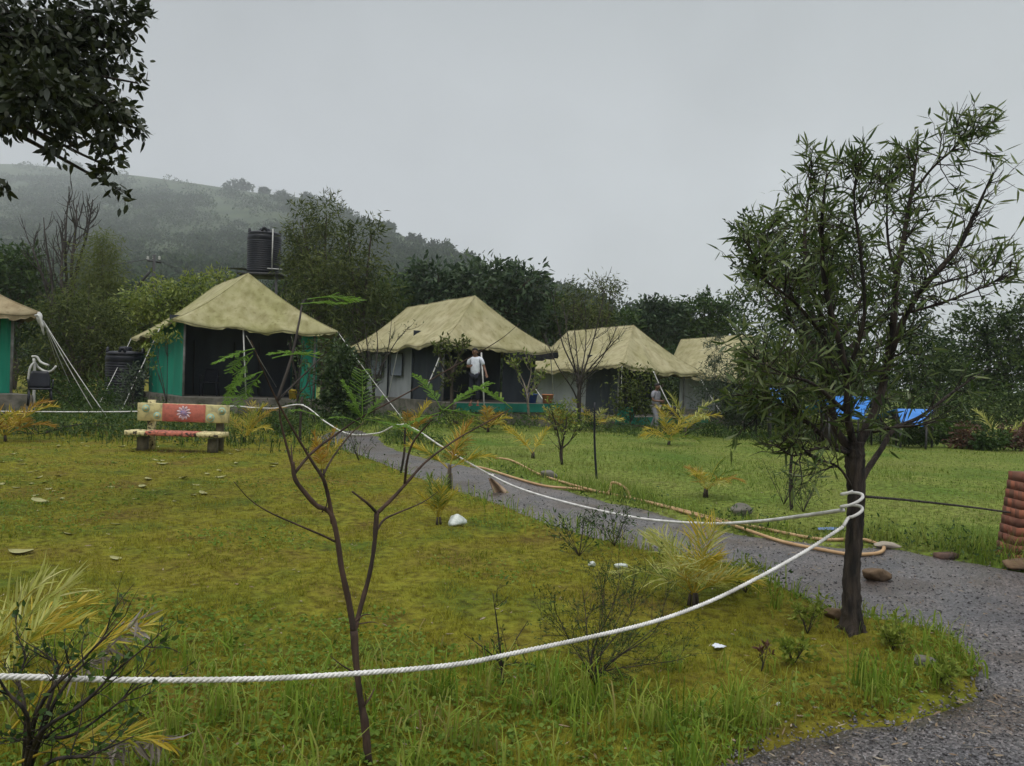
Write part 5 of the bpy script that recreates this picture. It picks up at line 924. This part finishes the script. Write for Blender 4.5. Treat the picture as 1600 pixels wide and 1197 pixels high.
# withered fronds of that corner palm
o = thing('withered_fronds', 'yellow fronds with withered grey tips in the lower left corner', 'palm', gp(30, 1215))
for (x0, y0, x1, y1, Yy) in ((10, 1150, 205, 985, 2.62), (20, 1195, 245, 1165, 2.5), (-20, 1130, 70, 965, 2.62)):
    a = at(x0, y0, Yy - .1); b = at(x1, y1, Yy); L = np.linalg.norm(b - a); lf = MB(); st = MB(); frond_mesh(lf, st, a, b - a + [0, 0, .35 * L], L * 1.12, 26, L * .26, .0095, .75, .005); f = lf.build('frond', LM['palm_y' if x1 > 100 else 'palm_p'], o); st.build('rachis', LM['palm_y'], f, org=o['_o'])
    if x1 > 100:
        lf = MB(); P = []; D = []; dd = unit(b - a)
        for s in np.linspace(.55, 1.05, 26): P += [a + (b - a) * s + [0, 0, .02]] * 2; D += [dd * .6 + [0, .6, -.5] + rng.normal(size=3) * .25, dd * .6 + [0, -.6, -.6] + rng.normal(size=3) * .25]
        lf.leaves(P, np.array(D), L * .2, .009, .6, True); lf.build('dry_tip', LM['dry'], f, org=o['_o'])
# ------------------------------------------------------------------ shrubs in the foreground
def woody(label, base, stems, Yb, r, leaf, nt, tl, m='bark_dark', name='shrub', up=.2, nch=3, per=3):
    o = thing(name, label, 'shrub', base); mb = MB(); tips = []
    for s in stems:
        p = spline([base] + [at(x, y, Yb + dy) for x, y, dy in s], 6); k = len(p); mb.tube(p, np.linspace(r, r * .22, k), 6); tips.append(p[k // 2:]); ii = [min(k - 2, int(random.uniform(.2, 1) * (k - 1))) for _ in range(nt)]
        tips += twigset(mb, [p[j] for j in ii], [unit(unit(p[j + 1] - p[j]) + rng.normal(size=3) * .5) for j in ii], tl, r * .3, nch, 5, up, .16)
    mb.build('branches', MT[m], o, smooth=True); lf = MB(); leaves_on(lf, tips, per, leaf[1], leaf[2], .2, True, .9, .25); lf.build('foliage', LM[leaf[0]], o); return o
b = gp(35, 1240); woody('dark woody shrub fanning out of the lower left corner', b, [[(60, 1110, 0), (120, 1040, .05), (172, 990, .1)], [(70, 1120, .05), (90, 1050, .1), (85, 1025, .1)], [(60, 1150, -.05), (130, 1100, -.1), (180, 1050, -.1), (238, 1002, -.1)], [(50, 1160, .1), (110, 1150, .1), (170, 1110, .15), (248, 1045, .2)], [(40, 1120, .1), (30, 1060, .15), (45, 1020, .2)], [(80, 1190, -.1), (140, 1180, -.1), (210, 1150, -.1)], [(45, 1130, -.1), (10, 1080, -.15), (-20, 1030, -.2)], [(75, 1120, 0), (110, 1060, 0), (140, 1030, 0)]], 2.32, .0085, ('mid', .026, .015), 7, .16, per=2)
b = gp(930, 1068); woody('dark thicket of fine twigs under the rope', b, [[(920, 1020, 0), (915, 960, .1), (910, 920, .2)], [(935, 1030, 0), (960, 980, .1), (985, 930, .3)], [(950, 1040, -.05), (1000, 1000, 0), (1050, 960, .1)], [(940, 1050, -.1), (1000, 1040, -.1), (1070, 1030, -.1)], [(925, 1030, .1), (940, 970, .2), (945, 900, .3)], [(915, 1040, -.1), (890, 1000, -.1), (870, 960, -.1)], [(935, 1030, 0), (980, 970, .2), (1000, 920, .4)], [(945, 1040, .1), (1020, 990, .2), (1040, 940, .3)], [(925, 1020, .1), (960, 940, .2), (970, 885, .3)]], b[1], .0045, ('mid', .017, .0045), 11, .24, name='thicket', nch=5, per=9)
b = gp(785, 1075); woody('small bare sapling left of the thicket', b, [[(783, 1030, 0), (776, 970, 0), (770, 928, 0)], [(786, 1040, 0), (800, 1010, .05), (825, 970, .1)], [(783, 1040, 0), (765, 1020, -.05), (725, 990, -.1)]], b[1], .007, ('mid', .03, .01), 5, .14, name='sapling', per=1)
b = gp(878, 728); woody('dark branched sapling on the far lawn', b, [[(876, 700, 0), (870, 670, 0), (862, 640, 0)], [(878, 700, 0), (884, 670, 0), (886, 645, 0)], [(876, 705, 0), (890, 690, 0), (900, 670, 0)]], b[1], .022, ('bright', .09, .03), 5, .4, name='sapling', per=2)
b = gp(1190, 1052); woody('small red leaved sprout on the verge', b, [[(1192, 1030, 0), (1188, 1010, 0)], [(1195, 1030, 0), (1200, 1008, .03)]], b[1], .004, ('red', .035, .011), 3, .04, name='sprout', per=3)
for lab, x, y, s in (('bushy light green weed left of the acacia base', 1262, 985, 1.0), ('light green weed at the acacia root right side', 1395, 1020, .8), ('light green weed on the verge before the acacia', 1240, 1040, .7), ('leafy weed at the path edge beside the pale palm', 1165, 930, .9), ('weed with broad leaves by the lower right gravel', 1470, 1075, .7)):
    b = gp(x, y); woody(lab, b, [[(x + random.uniform(-30, 30) * s, y - random.uniform(25, 60) * s, random.uniform(-.1, .1))] for _ in range(7)], b[1], .003, ('weed', .036, .015), 4, .09 * s, 'twig', 'weed', per=3)
for lab, x, y in (('twiggy dry weed at the near path edge', 905, 868), ('twiggy dry weed in the middle of the path edge', 960, 858), ('twiggy weed left of the yellow palm by the path', 560, 722), ('twiggy dark weed below the far lawn stick', 1255, 800), ('twiggy weed right of the far lawn stick', 1225, 790)):
    b = gp(x, y); woody(lab, b, [[(x + random.uniform(-35, 35), y - random.uniform(30, 75), random.uniform(-.2, .2))] for _ in range(8)], b[1], .004, ('mid', .05, .012), 4, .22, 'twig', 'twiggy_weed', per=2)
# ------------------------------------------------------------------ fallen leaves (individual copies)
def litter_leaf():
    u, v = np.meshgrid(np.linspace(-1, 1, 7), np.linspace(-1, 1, 3), indexing='ij'); wv = np.sqrt(np.clip(1 - u * u, 0, 1)) * (1 - .2 * u); G = np.stack([u * .09, v * .045 * wv, .010 + .012 * np.abs(v) + .012 * u * u], -1); mb = MB(); mb.grid(G); return mb
lfm = mat('fallen pale leaf', (.34, .34, .15), (.20, .18, .07), .7, 10, lo=.3, hi=.7); L0 = None; LL_ = []
for i in range(66):
    x, y = (random.uniform(0, 360), random.uniform(692, 790)) if i < 45 else ((random.uniform(300, 480), random.uniform(690, 760)) if i < 58 else (random.uniform(0, 500), random.uniform(760, 880)))
    LL_.append(gp(x, y))
LL_[0] = gp(62, 786); LL_[1] = gp(33, 864)
for i, p in enumerate(LL_):
    if L0 is None: L0 = q = tag(litter_leaf().build('fallen_leaf', lfm, org=(0, 0, 0), smooth=True), 'pale fallen leaf lying on the mossy left lawn', 'leaf', 'pale fallen leaves on the left lawn')
    else: q = L0.copy(); COL.objects.link(q)
    q.location = p; q.rotation_euler = (random.uniform(-.2, .2), random.uniform(-.2, .2), random.uniform(0, 6.28)); s = random.uniform(.4, .95) * (1 if p[1] > 9 else .6) if i > 1 else 1.2; q.scale = (s, s * random.uniform(.8, 1.3), s)
# ------------------------------------------------------------------ grass, ground cover, gravel
plinths = [np.array([c[:2] for c in (T['plan'](-.1, -.22), T['plan'](1.1, -.22), T['plan'](1.1, 1.1), T['plan'](-.1, 1.1))]) for T in TENTS.values()]
def scatter(n, y0, y1, pw=1.5, mx=.76, pad=.6):
    u = rng.random(n); e = 1 - pw
    y = (y0 ** e + u * (y1 ** e - y0 ** e)) ** (1 / e) if abs(e) > 1e-6 else y0 * (y1 / y0) ** u
    x = rng.uniform(-1, 1, n) * (mx * y + pad); return x, y
def blades(mb, x, y, h, w, lean=.5, m=0, tall=True):
    n = len(x); z = groundz(x, y) - .005; a = rng.uniform(0, 2 * math.pi, n); ln = rng.uniform(.1, 1, n) * lean; d = np.stack([np.cos(a), np.sin(a), np.zeros(n)], 1); s = np.stack([-np.sin(a + rng.normal(size=n) * .5), np.cos(a + rng.normal(size=n) * .5), np.zeros(n)], 1); b = np.stack([x, y, z], 1); U = np.array([0, 0, 1.]); h = h[:, None]; w = np.asarray(w)[:, None]; ln = ln[:, None]
    if not tall:
        v = np.stack([b - s * w / 2, b + s * w / 2, b + (U + d * ln) * h], 1); i = np.arange(n)[:, None] * 3; mb.add(v.reshape(-1, 3), i + [0, 1, 2], None, m); return
    m1 = b + (U * .55 + d * ln * .18) * h; m2 = b + (U * (.92 - .15 * ln) + d * ln * .55) * h; tp = b + (U * (1.05 - .5 * ln) + d * ln * 1.05) * h
    v = np.stack([b - s * w * .4, b + s * w * .4, m1 - s * w * .5, m1 + s * w * .5, m2 - s * w * .35, m2 + s * w * .35, tp], 1); i = np.arange(n)[:, None] * 7
    mb.add(v.reshape(-1, 3), i + [4, 5, 6], np.concatenate([i + [0, 1, 3, 2], i + [2, 3, 5, 4]]), m)
LM['moss'] = leafmat('moss blade', [(.068, .115, .010), (.168, .175, .015), (.25, .232, .024), (.125, .085, .02)], .7, .25, .9, .6, .1)
LM['lawn'] = leafmat('far lawn blade', [(.070, .135, .014), (.145, .20, .032), (.23, .24, .06)], .6, .3, .45, .6, .15)
LM['tall'] = leafmat('tall grass blade', [(.06, .12, .012), (.12, .20, .018), (.20, .28, .035), (.26, .30, .06), (.28, .20, .09)], .6, .45, 2.2, .45, .1)
LM['clover'] = leafmat('clover leaf', [(.06, .115, .014), (.12, .19, .028), (.19, .26, .06)], .7, .35, 2, .3, .08)
def mask(x, y, gap=.04):
    s = pathsd(x, y); ok = s < -gap + .30 * (fbm(x * 2.6, y * 2.6, 9, 4) - .47)
    for P_ in plinths: ok &= ~inside(x, y, P_)
    return ok, s
NEAR = np.array([tuple(ground(*p)[:2]) for p in near_px] + [(-40, 24), (-40, -5), (.3, -5)])
x, y = scatter(380000, 2.3, 17, 1.5); ok, s = mask(x, y); lefty = inside(x, y, NEAR); k = ok & lefty; x, y, s = x[k], y[k], s[k]
mb = MB(); blades(mb, x, y, rng.uniform(.010, .026, len(x)) * (1 + y * .05) * (.35 + 3.2 * np.clip(fbm(x * 5, y * 5, 91, 3) - .25, 0, 1)), .003 + .0008 * y * rng.random(len(x)), 1.2, tall=False); tag(mb.build('moss_grass', LM['moss']), kind='stuff', label='short olive mossy grass of the left lawn', cat='grass')
x, y = scatter(150000, 5.5, 32, 1.3, .8, 2); ok, s = mask(x, y); k = ok & ~inside(x, y, NEAR); x, y, s = x[k], y[k], s[k]; vg = sst(-1.2, -.15, s)
mb = MB(); blades(mb, x, y, rng.uniform(.02, .05, len(x)) * (1 + 2.2 * vg) * (1 + 1.2 * (fbm(x * .8, y * .8, 50, 2) > .47)), .004 + .0010 * y * rng.random(len(x)), 1.0, tall=False); tag(mb.build('lawn_grass', LM['lawn']), kind='stuff', label='short bright grass of the far right lawn', cat='grass')
# tall grass: foreground bank, verges, around plinths
x, y = scatter(60000, 2.25, 24, 1.9, .8, .6); ok, s = mask(x, y, -.02); tn = fbm(x * 1.6, y * 1.6, 77, 3)
bank = (1 - sst(3.3, 4.3, y + .25 * x * (x > 0))) * (x < 1.2) ; verge = sst(-.55, -.1, s) * (y > 3.2) * (.5 + .5 * (y < 20)); foot = sst(13.6, 15.5, y) * (1 - sst(22, 26, y)) * (x < -2.5); pr = np.clip(.30 * bank * sst(.38, .56, tn) + .8 * verge * sst(.25, .45, tn) + foot * .8, 0, 1); k = ok & (rng.random(len(x)) < pr); x, y, tn, bank = x[k], y[k], tn[k], bank[k]
hh_ = rng.uniform(.04, .15, len(x)) * (1 + .55 * sst(4.5, 7, y)) * (1 + .8 * bank * (rng.random(len(x)) > .6)) * (.7 + .7 * tn); mb = MB(); blades(mb, x, y, hh_, .0035 + .0045 * rng.random(len(x)) + .0004 * y, 1.0); tag(mb.build('tall_grass', LM['tall']), kind='stuff', label='long grass blades along the verges and foreground bank', cat='grass')
# tufts of long blades
mb = MB()
for _ in range(230):
    tx, ty = scatter(1, 2.35, 5.2, 1.6); s0 = pathsd(tx, ty)[0]
    if s0 > -.05 or (ty[0] > 4.0 and s0 < -.6) or tx[0] > 2.6: continue
    n = random.randint(10, 26); xx = tx + rng.normal(size=n) * .03; yy = ty + rng.normal(size=n) * .03; blades(mb, xx, yy, rng.uniform(.10, .26, n) * (1 if ty[0] < 3.9 else .6), .004 + .004 * rng.random(n), 1.0)
tag(mb.build('grass_tufts', LM['tall']), kind='stuff', label='long blade grass tufts in the foreground', cat='grass')
# weeds around the plinths and behind the bench
x, y = scatter(90000, 12.5, 27, .6, .75, 1); ok, s = mask(x, y); wn_ = fbm(x * .9, y * .9, 123, 3); zone = np.where(x < -2.2, sst(13.2, 15.5, y + .25 * x + 1.5), sst(20.5, 23, y + .0 * x)); k = ok & (rng.random(len(x)) < np.clip(zone * sst(.30, .52, wn_), 0, 1)); x, y, wn_ = x[k], y[k], wn_[k]; hh_ = np.clip((wn_ - .25) * 1.2, .06, .5)
n1_ = len(x); x2, y2 = scatter(70000, 5.6, 17.5, 1.3, .75, 1); ok, s = mask(x2, y2, -.03); w2 = fbm(x2 * 1.5, y2 * 1.5, 141, 3); k = ok & (rng.random(len(x2)) < sst(-.75, -.1, s) * sst(.36, .56, w2) * .8) & ~inside(x2, y2, NEAR); x = np.r_[x, x2[k]]; y = np.r_[y, y2[k]]; hh_ = np.r_[hh_, np.clip((w2[k] - .3) * .7, .03, .25)]
P = np.stack([x, y, groundz(x, y) + hh_ * rng.random(len(x)) ** 1.3], 1); D = rng.normal(size=(len(x), 3)); D[:, 2] = D[:, 2] * .6 + .3; mb = MB(); mb.leaves(P, D, rng.uniform(.03, .075, len(x)) * (.55 + y * .045), rng.uniform(.012, .032, len(x)) * (.55 + y * .045), .3, upb=.5)
xb = x[:n1_:3]; yb = y[:n1_:3]; blades(mb, xb, yb, rng.uniform(.10, .34, len(xb)), .010 + .008 * rng.random(len(xb)), 1.0); tag(mb.build('weeds', LM['mid']), kind='stuff', label='tangled low weeds growing around the tent plinths', cat='weeds')
# clover patches
x, y = scatter(70000, 2.6, 14, 1.5); ok, s = mask(x, y, .0); c = fbm(x * .9 + 3, y * .9, 88, 3); vg = sst(-.6, -.05, s); k = ok & (rng.random(len(x)) < np.clip(sst(.48, .55, c) * .6 + .5 * vg, 0, 1)) & inside(x, y, NEAR); x, y = x[k], y[k]
P = np.stack([x, y, groundz(x, y) + rng.uniform(.008, .035, len(x))], 1); D = rng.normal(size=(len(x), 3)); D[:, 2] = .25 + .3 * rng.random(len(x)); mb = MB(); mb.leaves(P, D, rng.uniform(.016, .034, len(x)) * (1 + .03 * y), rng.uniform(.013, .024, len(x)) * (1 + .03 * y), .2, upb=1.0); tag(mb.build('clover', LM['clover']), kind='stuff', label='low green creeping leaves patching the moss', cat='ground cover')
# gravel stones and debris
x, y = scatter(46000, 2.4, 14, 2.0, .78, .4); s = pathsd(x, y); k = s > -.12 * rng.random(len(x)); x, y = x[k], y[k]; n = len(x); z = groundz(x, y); sz = rng.uniform(.0028, .0072, n) * (1 + .6 * (rng.random(n) > .93)) * (1 + .05 * y)
o8 = np.array([[1, 0, 0], [0, 1, 0], [-1, 0, 0], [0, -1, 0], [0, 0, .7], [0, 0, -.7]], float); v = o8[None] * (sz[:, None] * rng.uniform(.6, 1.3, (n, 3)))[:, None]; v += rng.normal(size=v.shape) * sz[:, None, None] * .25; a = rng.uniform(0, 6.28, n); ca, sa = np.cos(a)[:, None], np.sin(a)[:, None]; v = np.stack([v[..., 0] * ca - v[..., 1] * sa, v[..., 0] * sa + v[..., 1] * ca, v[..., 2]], -1) + np.stack([x, y, z + sz * .25], 1)[:, None]
fi = np.array([[0, 1, 4], [1, 2, 4], [2, 3, 4], [3, 0, 4], [1, 0, 5], [2, 1, 5], [3, 2, 5], [0, 3, 5]]); mb = MB(); mb.add(v.reshape(-1, 3), (np.arange(n)[:, None, None] * 6 + fi[None]).reshape(-1, 3)); tag(mb.build('gravel', leafmat('gravel stone', [(.04, .039, .04), (.07, .066, .067), (.115, .11, .112), (.22, .21, .21)], .6, 0.0, 2, .1, .4)), kind='stuff', label='loose dark gravel on the path and driveway', cat='gravel')
x, y = scatter(3600, 2.8, 14, 1.6, .78, .3); s = pathsd(x, y); k = ((s > -.1) & (x > .8)) | (rng.random(len(x)) < .22); x, y = x[k], y[k]; P = np.stack([x, y, groundz(x, y) + .008], 1); D = rng.normal(size=(len(x), 3)); D[:, 2] *= .08; mb = MB(); mb.leaves(P, D, rng.uniform(.015, .065, len(x)), rng.uniform(.004, .012, len(x)), .2, True, upb=1); tag(mb.build('leaf_debris', leafmat('leaf debris', [(.12, .075, .045), (.22, .16, .10), (.34, .29, .22)], .8, .1, 2, .2)), kind='stuff', label='dry leaf and bark debris strewn on the gravel', cat='debris')
# ------------------------------------------------------------------ hillside woods
mb = MB(); K = 13000; u = rng.uniform(nu * .09, nu * .9, K); t = rng.random(K) ** 1.25 * .97; d = fbm(u * .13, t * 6, 66, 3); k = rng.random(K) < np.clip(1.75 - t * 1.75 + (d - .42) * 3.6, .06, 1); Pp = hillpt(u[k], t[k]); Ps = []; Ds = []; Ls = []
for p in Pp:
    rr = random.uniform(2.4, 5.0) * (.8 + p[1] / 700) * (1 - .25 * (p[2] > 40)); n = 42; dd = rng.normal(size=(n, 3)); dd[:, 2] = np.abs(dd[:, 2]) * .8 - .15; dd /= np.linalg.norm(dd, axis=1)[:, None]; lump = 1 + .3 * np.sin(dd[:, 0] * 5 + p[0]) * np.cos(dd[:, 1] * 5 + p[1]); Ps.append(p + [0, 0, rr * .5] + dd * lump[:, None] * np.array([rr, rr, rr * .75]) * rng.uniform(.7, 1, (n, 1))); Ds.append(dd + rng.normal(size=(n, 3)) * .7); Ls.append(np.full(n, rr * .36))
Ps = np.vstack(Ps); Ds = np.vstack(Ds); Ls = np.concatenate(Ls); mb.leaves(Ps, Ds, Ls * rng.uniform(.6, 1.2, len(Ls)), Ls * .6, .2); tag(mb.build('woodland', LM['wood']), kind='stuff', label='misty woods covering the hillside', cat='woods')
for lab, x, y, dxy, w_, h_ in (('umbrella shaped tree on the hill crest above the tank', 372, 296, 965, 23, 9), ('faint round tree on the hill crest at upper left', 111, 264, 1265, 15, 7), ('small spreading tree on the steep hill shoulder', 605, 358, 592, 12, 7), ('pale lacy tree on the hill shoulder', 690, 396, 452, 22, 13), ('low round tree below the lacy tree on the shoulder', 730, 413, 408, 20, 12), ('small tree on the hill brow above the wispy tree', 480, 311, 815, 7, 4), ('tree on the hill shoulder between the lacy and small ones', 648, 378, 512, 14, 7), ('tiny bush on the hill crest right of the umbrella tree', 412, 302, 912, 6, 4)):
    tree('crest_tree', lab, 'tree', (x, y + 4), dxy, [(x, y - h_ * .9, w_ * .7, h_ * .5), (x - w_ * .5, y - h_ * .4, w_ * .5, h_ * .4), (x + w_ * .5, y - h_ * .4, w_ * .5, h_ * .4)], 700, .0042 * dxy, .0026 * dxy, 'wood', r=.5, z0=at(x, y + 3, dxy)[2] - .5, clump=.3, fork=.5)
pr_ = None
for i in range(36):
    x = random.uniform(-20, 640) if i < 26 else random.uniform(600, 900); Yd = random.uniform(74, 120); 
    c = at(x, 500, Yd); cu = np.argmin(np.abs(RD[:, 0] / RD[:, 1] - c[0] / c[1])); tt_ = np.clip((Yd - 72) / (RD[cu, 1] - 72), 0, 1); hp = hillpt(np.array([float(cu)]), np.array([tt_]))[0]
    if pr_ is None:
        pr_ = o = thing('hillside_tree', 'rounded green tree at the wooded foot of the hill', 'tree', (0, 0, 0), 'trees at the foot of the hill'); lb = [(np.array([0, 0, 4.6]), np.array([2.6, 2.6, 2.0])), (np.array([1.6, .4, 3.6]), np.array([1.9, 1.9, 1.5])), (np.array([-1.7, -.3, 3.8]), np.array([1.9, 1.9, 1.5])), (np.array([.2, -1.4, 3.0]), np.array([1.9, 1.8, 1.3]))]
        mb = MB(); ct = crown_mesh(mb, lb, 3600, .55, .24, .25); mb.build('crown', LM['wood'], o); mb = MB(); trunk_mesh(mb, (0, 0, -.3), lb, ct, .22); mb.build('trunk', MT['bark'], o)
    else: o = dup(pr_)
    o.location = hp - [0, 0, .3]; o.rotation_euler = (0, 0, random.uniform(0, 6.28)); s = random.uniform(.9, 1.7); o.scale = (s, s, s * random.uniform(.85, 1.15))
# ------------------------------------------------------------------ haze
mb = MB(); mb.box([-150, 790, 228], [2600, 1900, 466]); hz = mb.build('haze', (lambda: None)() or bpy.data.materials.new('misty air'), org=(0, 0, 0)); tag(hz, 'thin grey mist filling the valley', 'haze', kind='stuff')
m = hz.data.materials[0]; m.use_nodes = True; n = m.node_tree.nodes; n.remove(n['Principled BSDF']); pv = n.new('ShaderNodeVolumePrincipled'); pv.inputs['Density'].default_value = HAZE; pv.inputs['Color'].default_value = (.86, .90, .94, 1); pv.inputs['Anisotropy'].default_value = .2; m.node_tree.links.new(pv.outputs[0], n['Material Output'].inputs['Volume'])
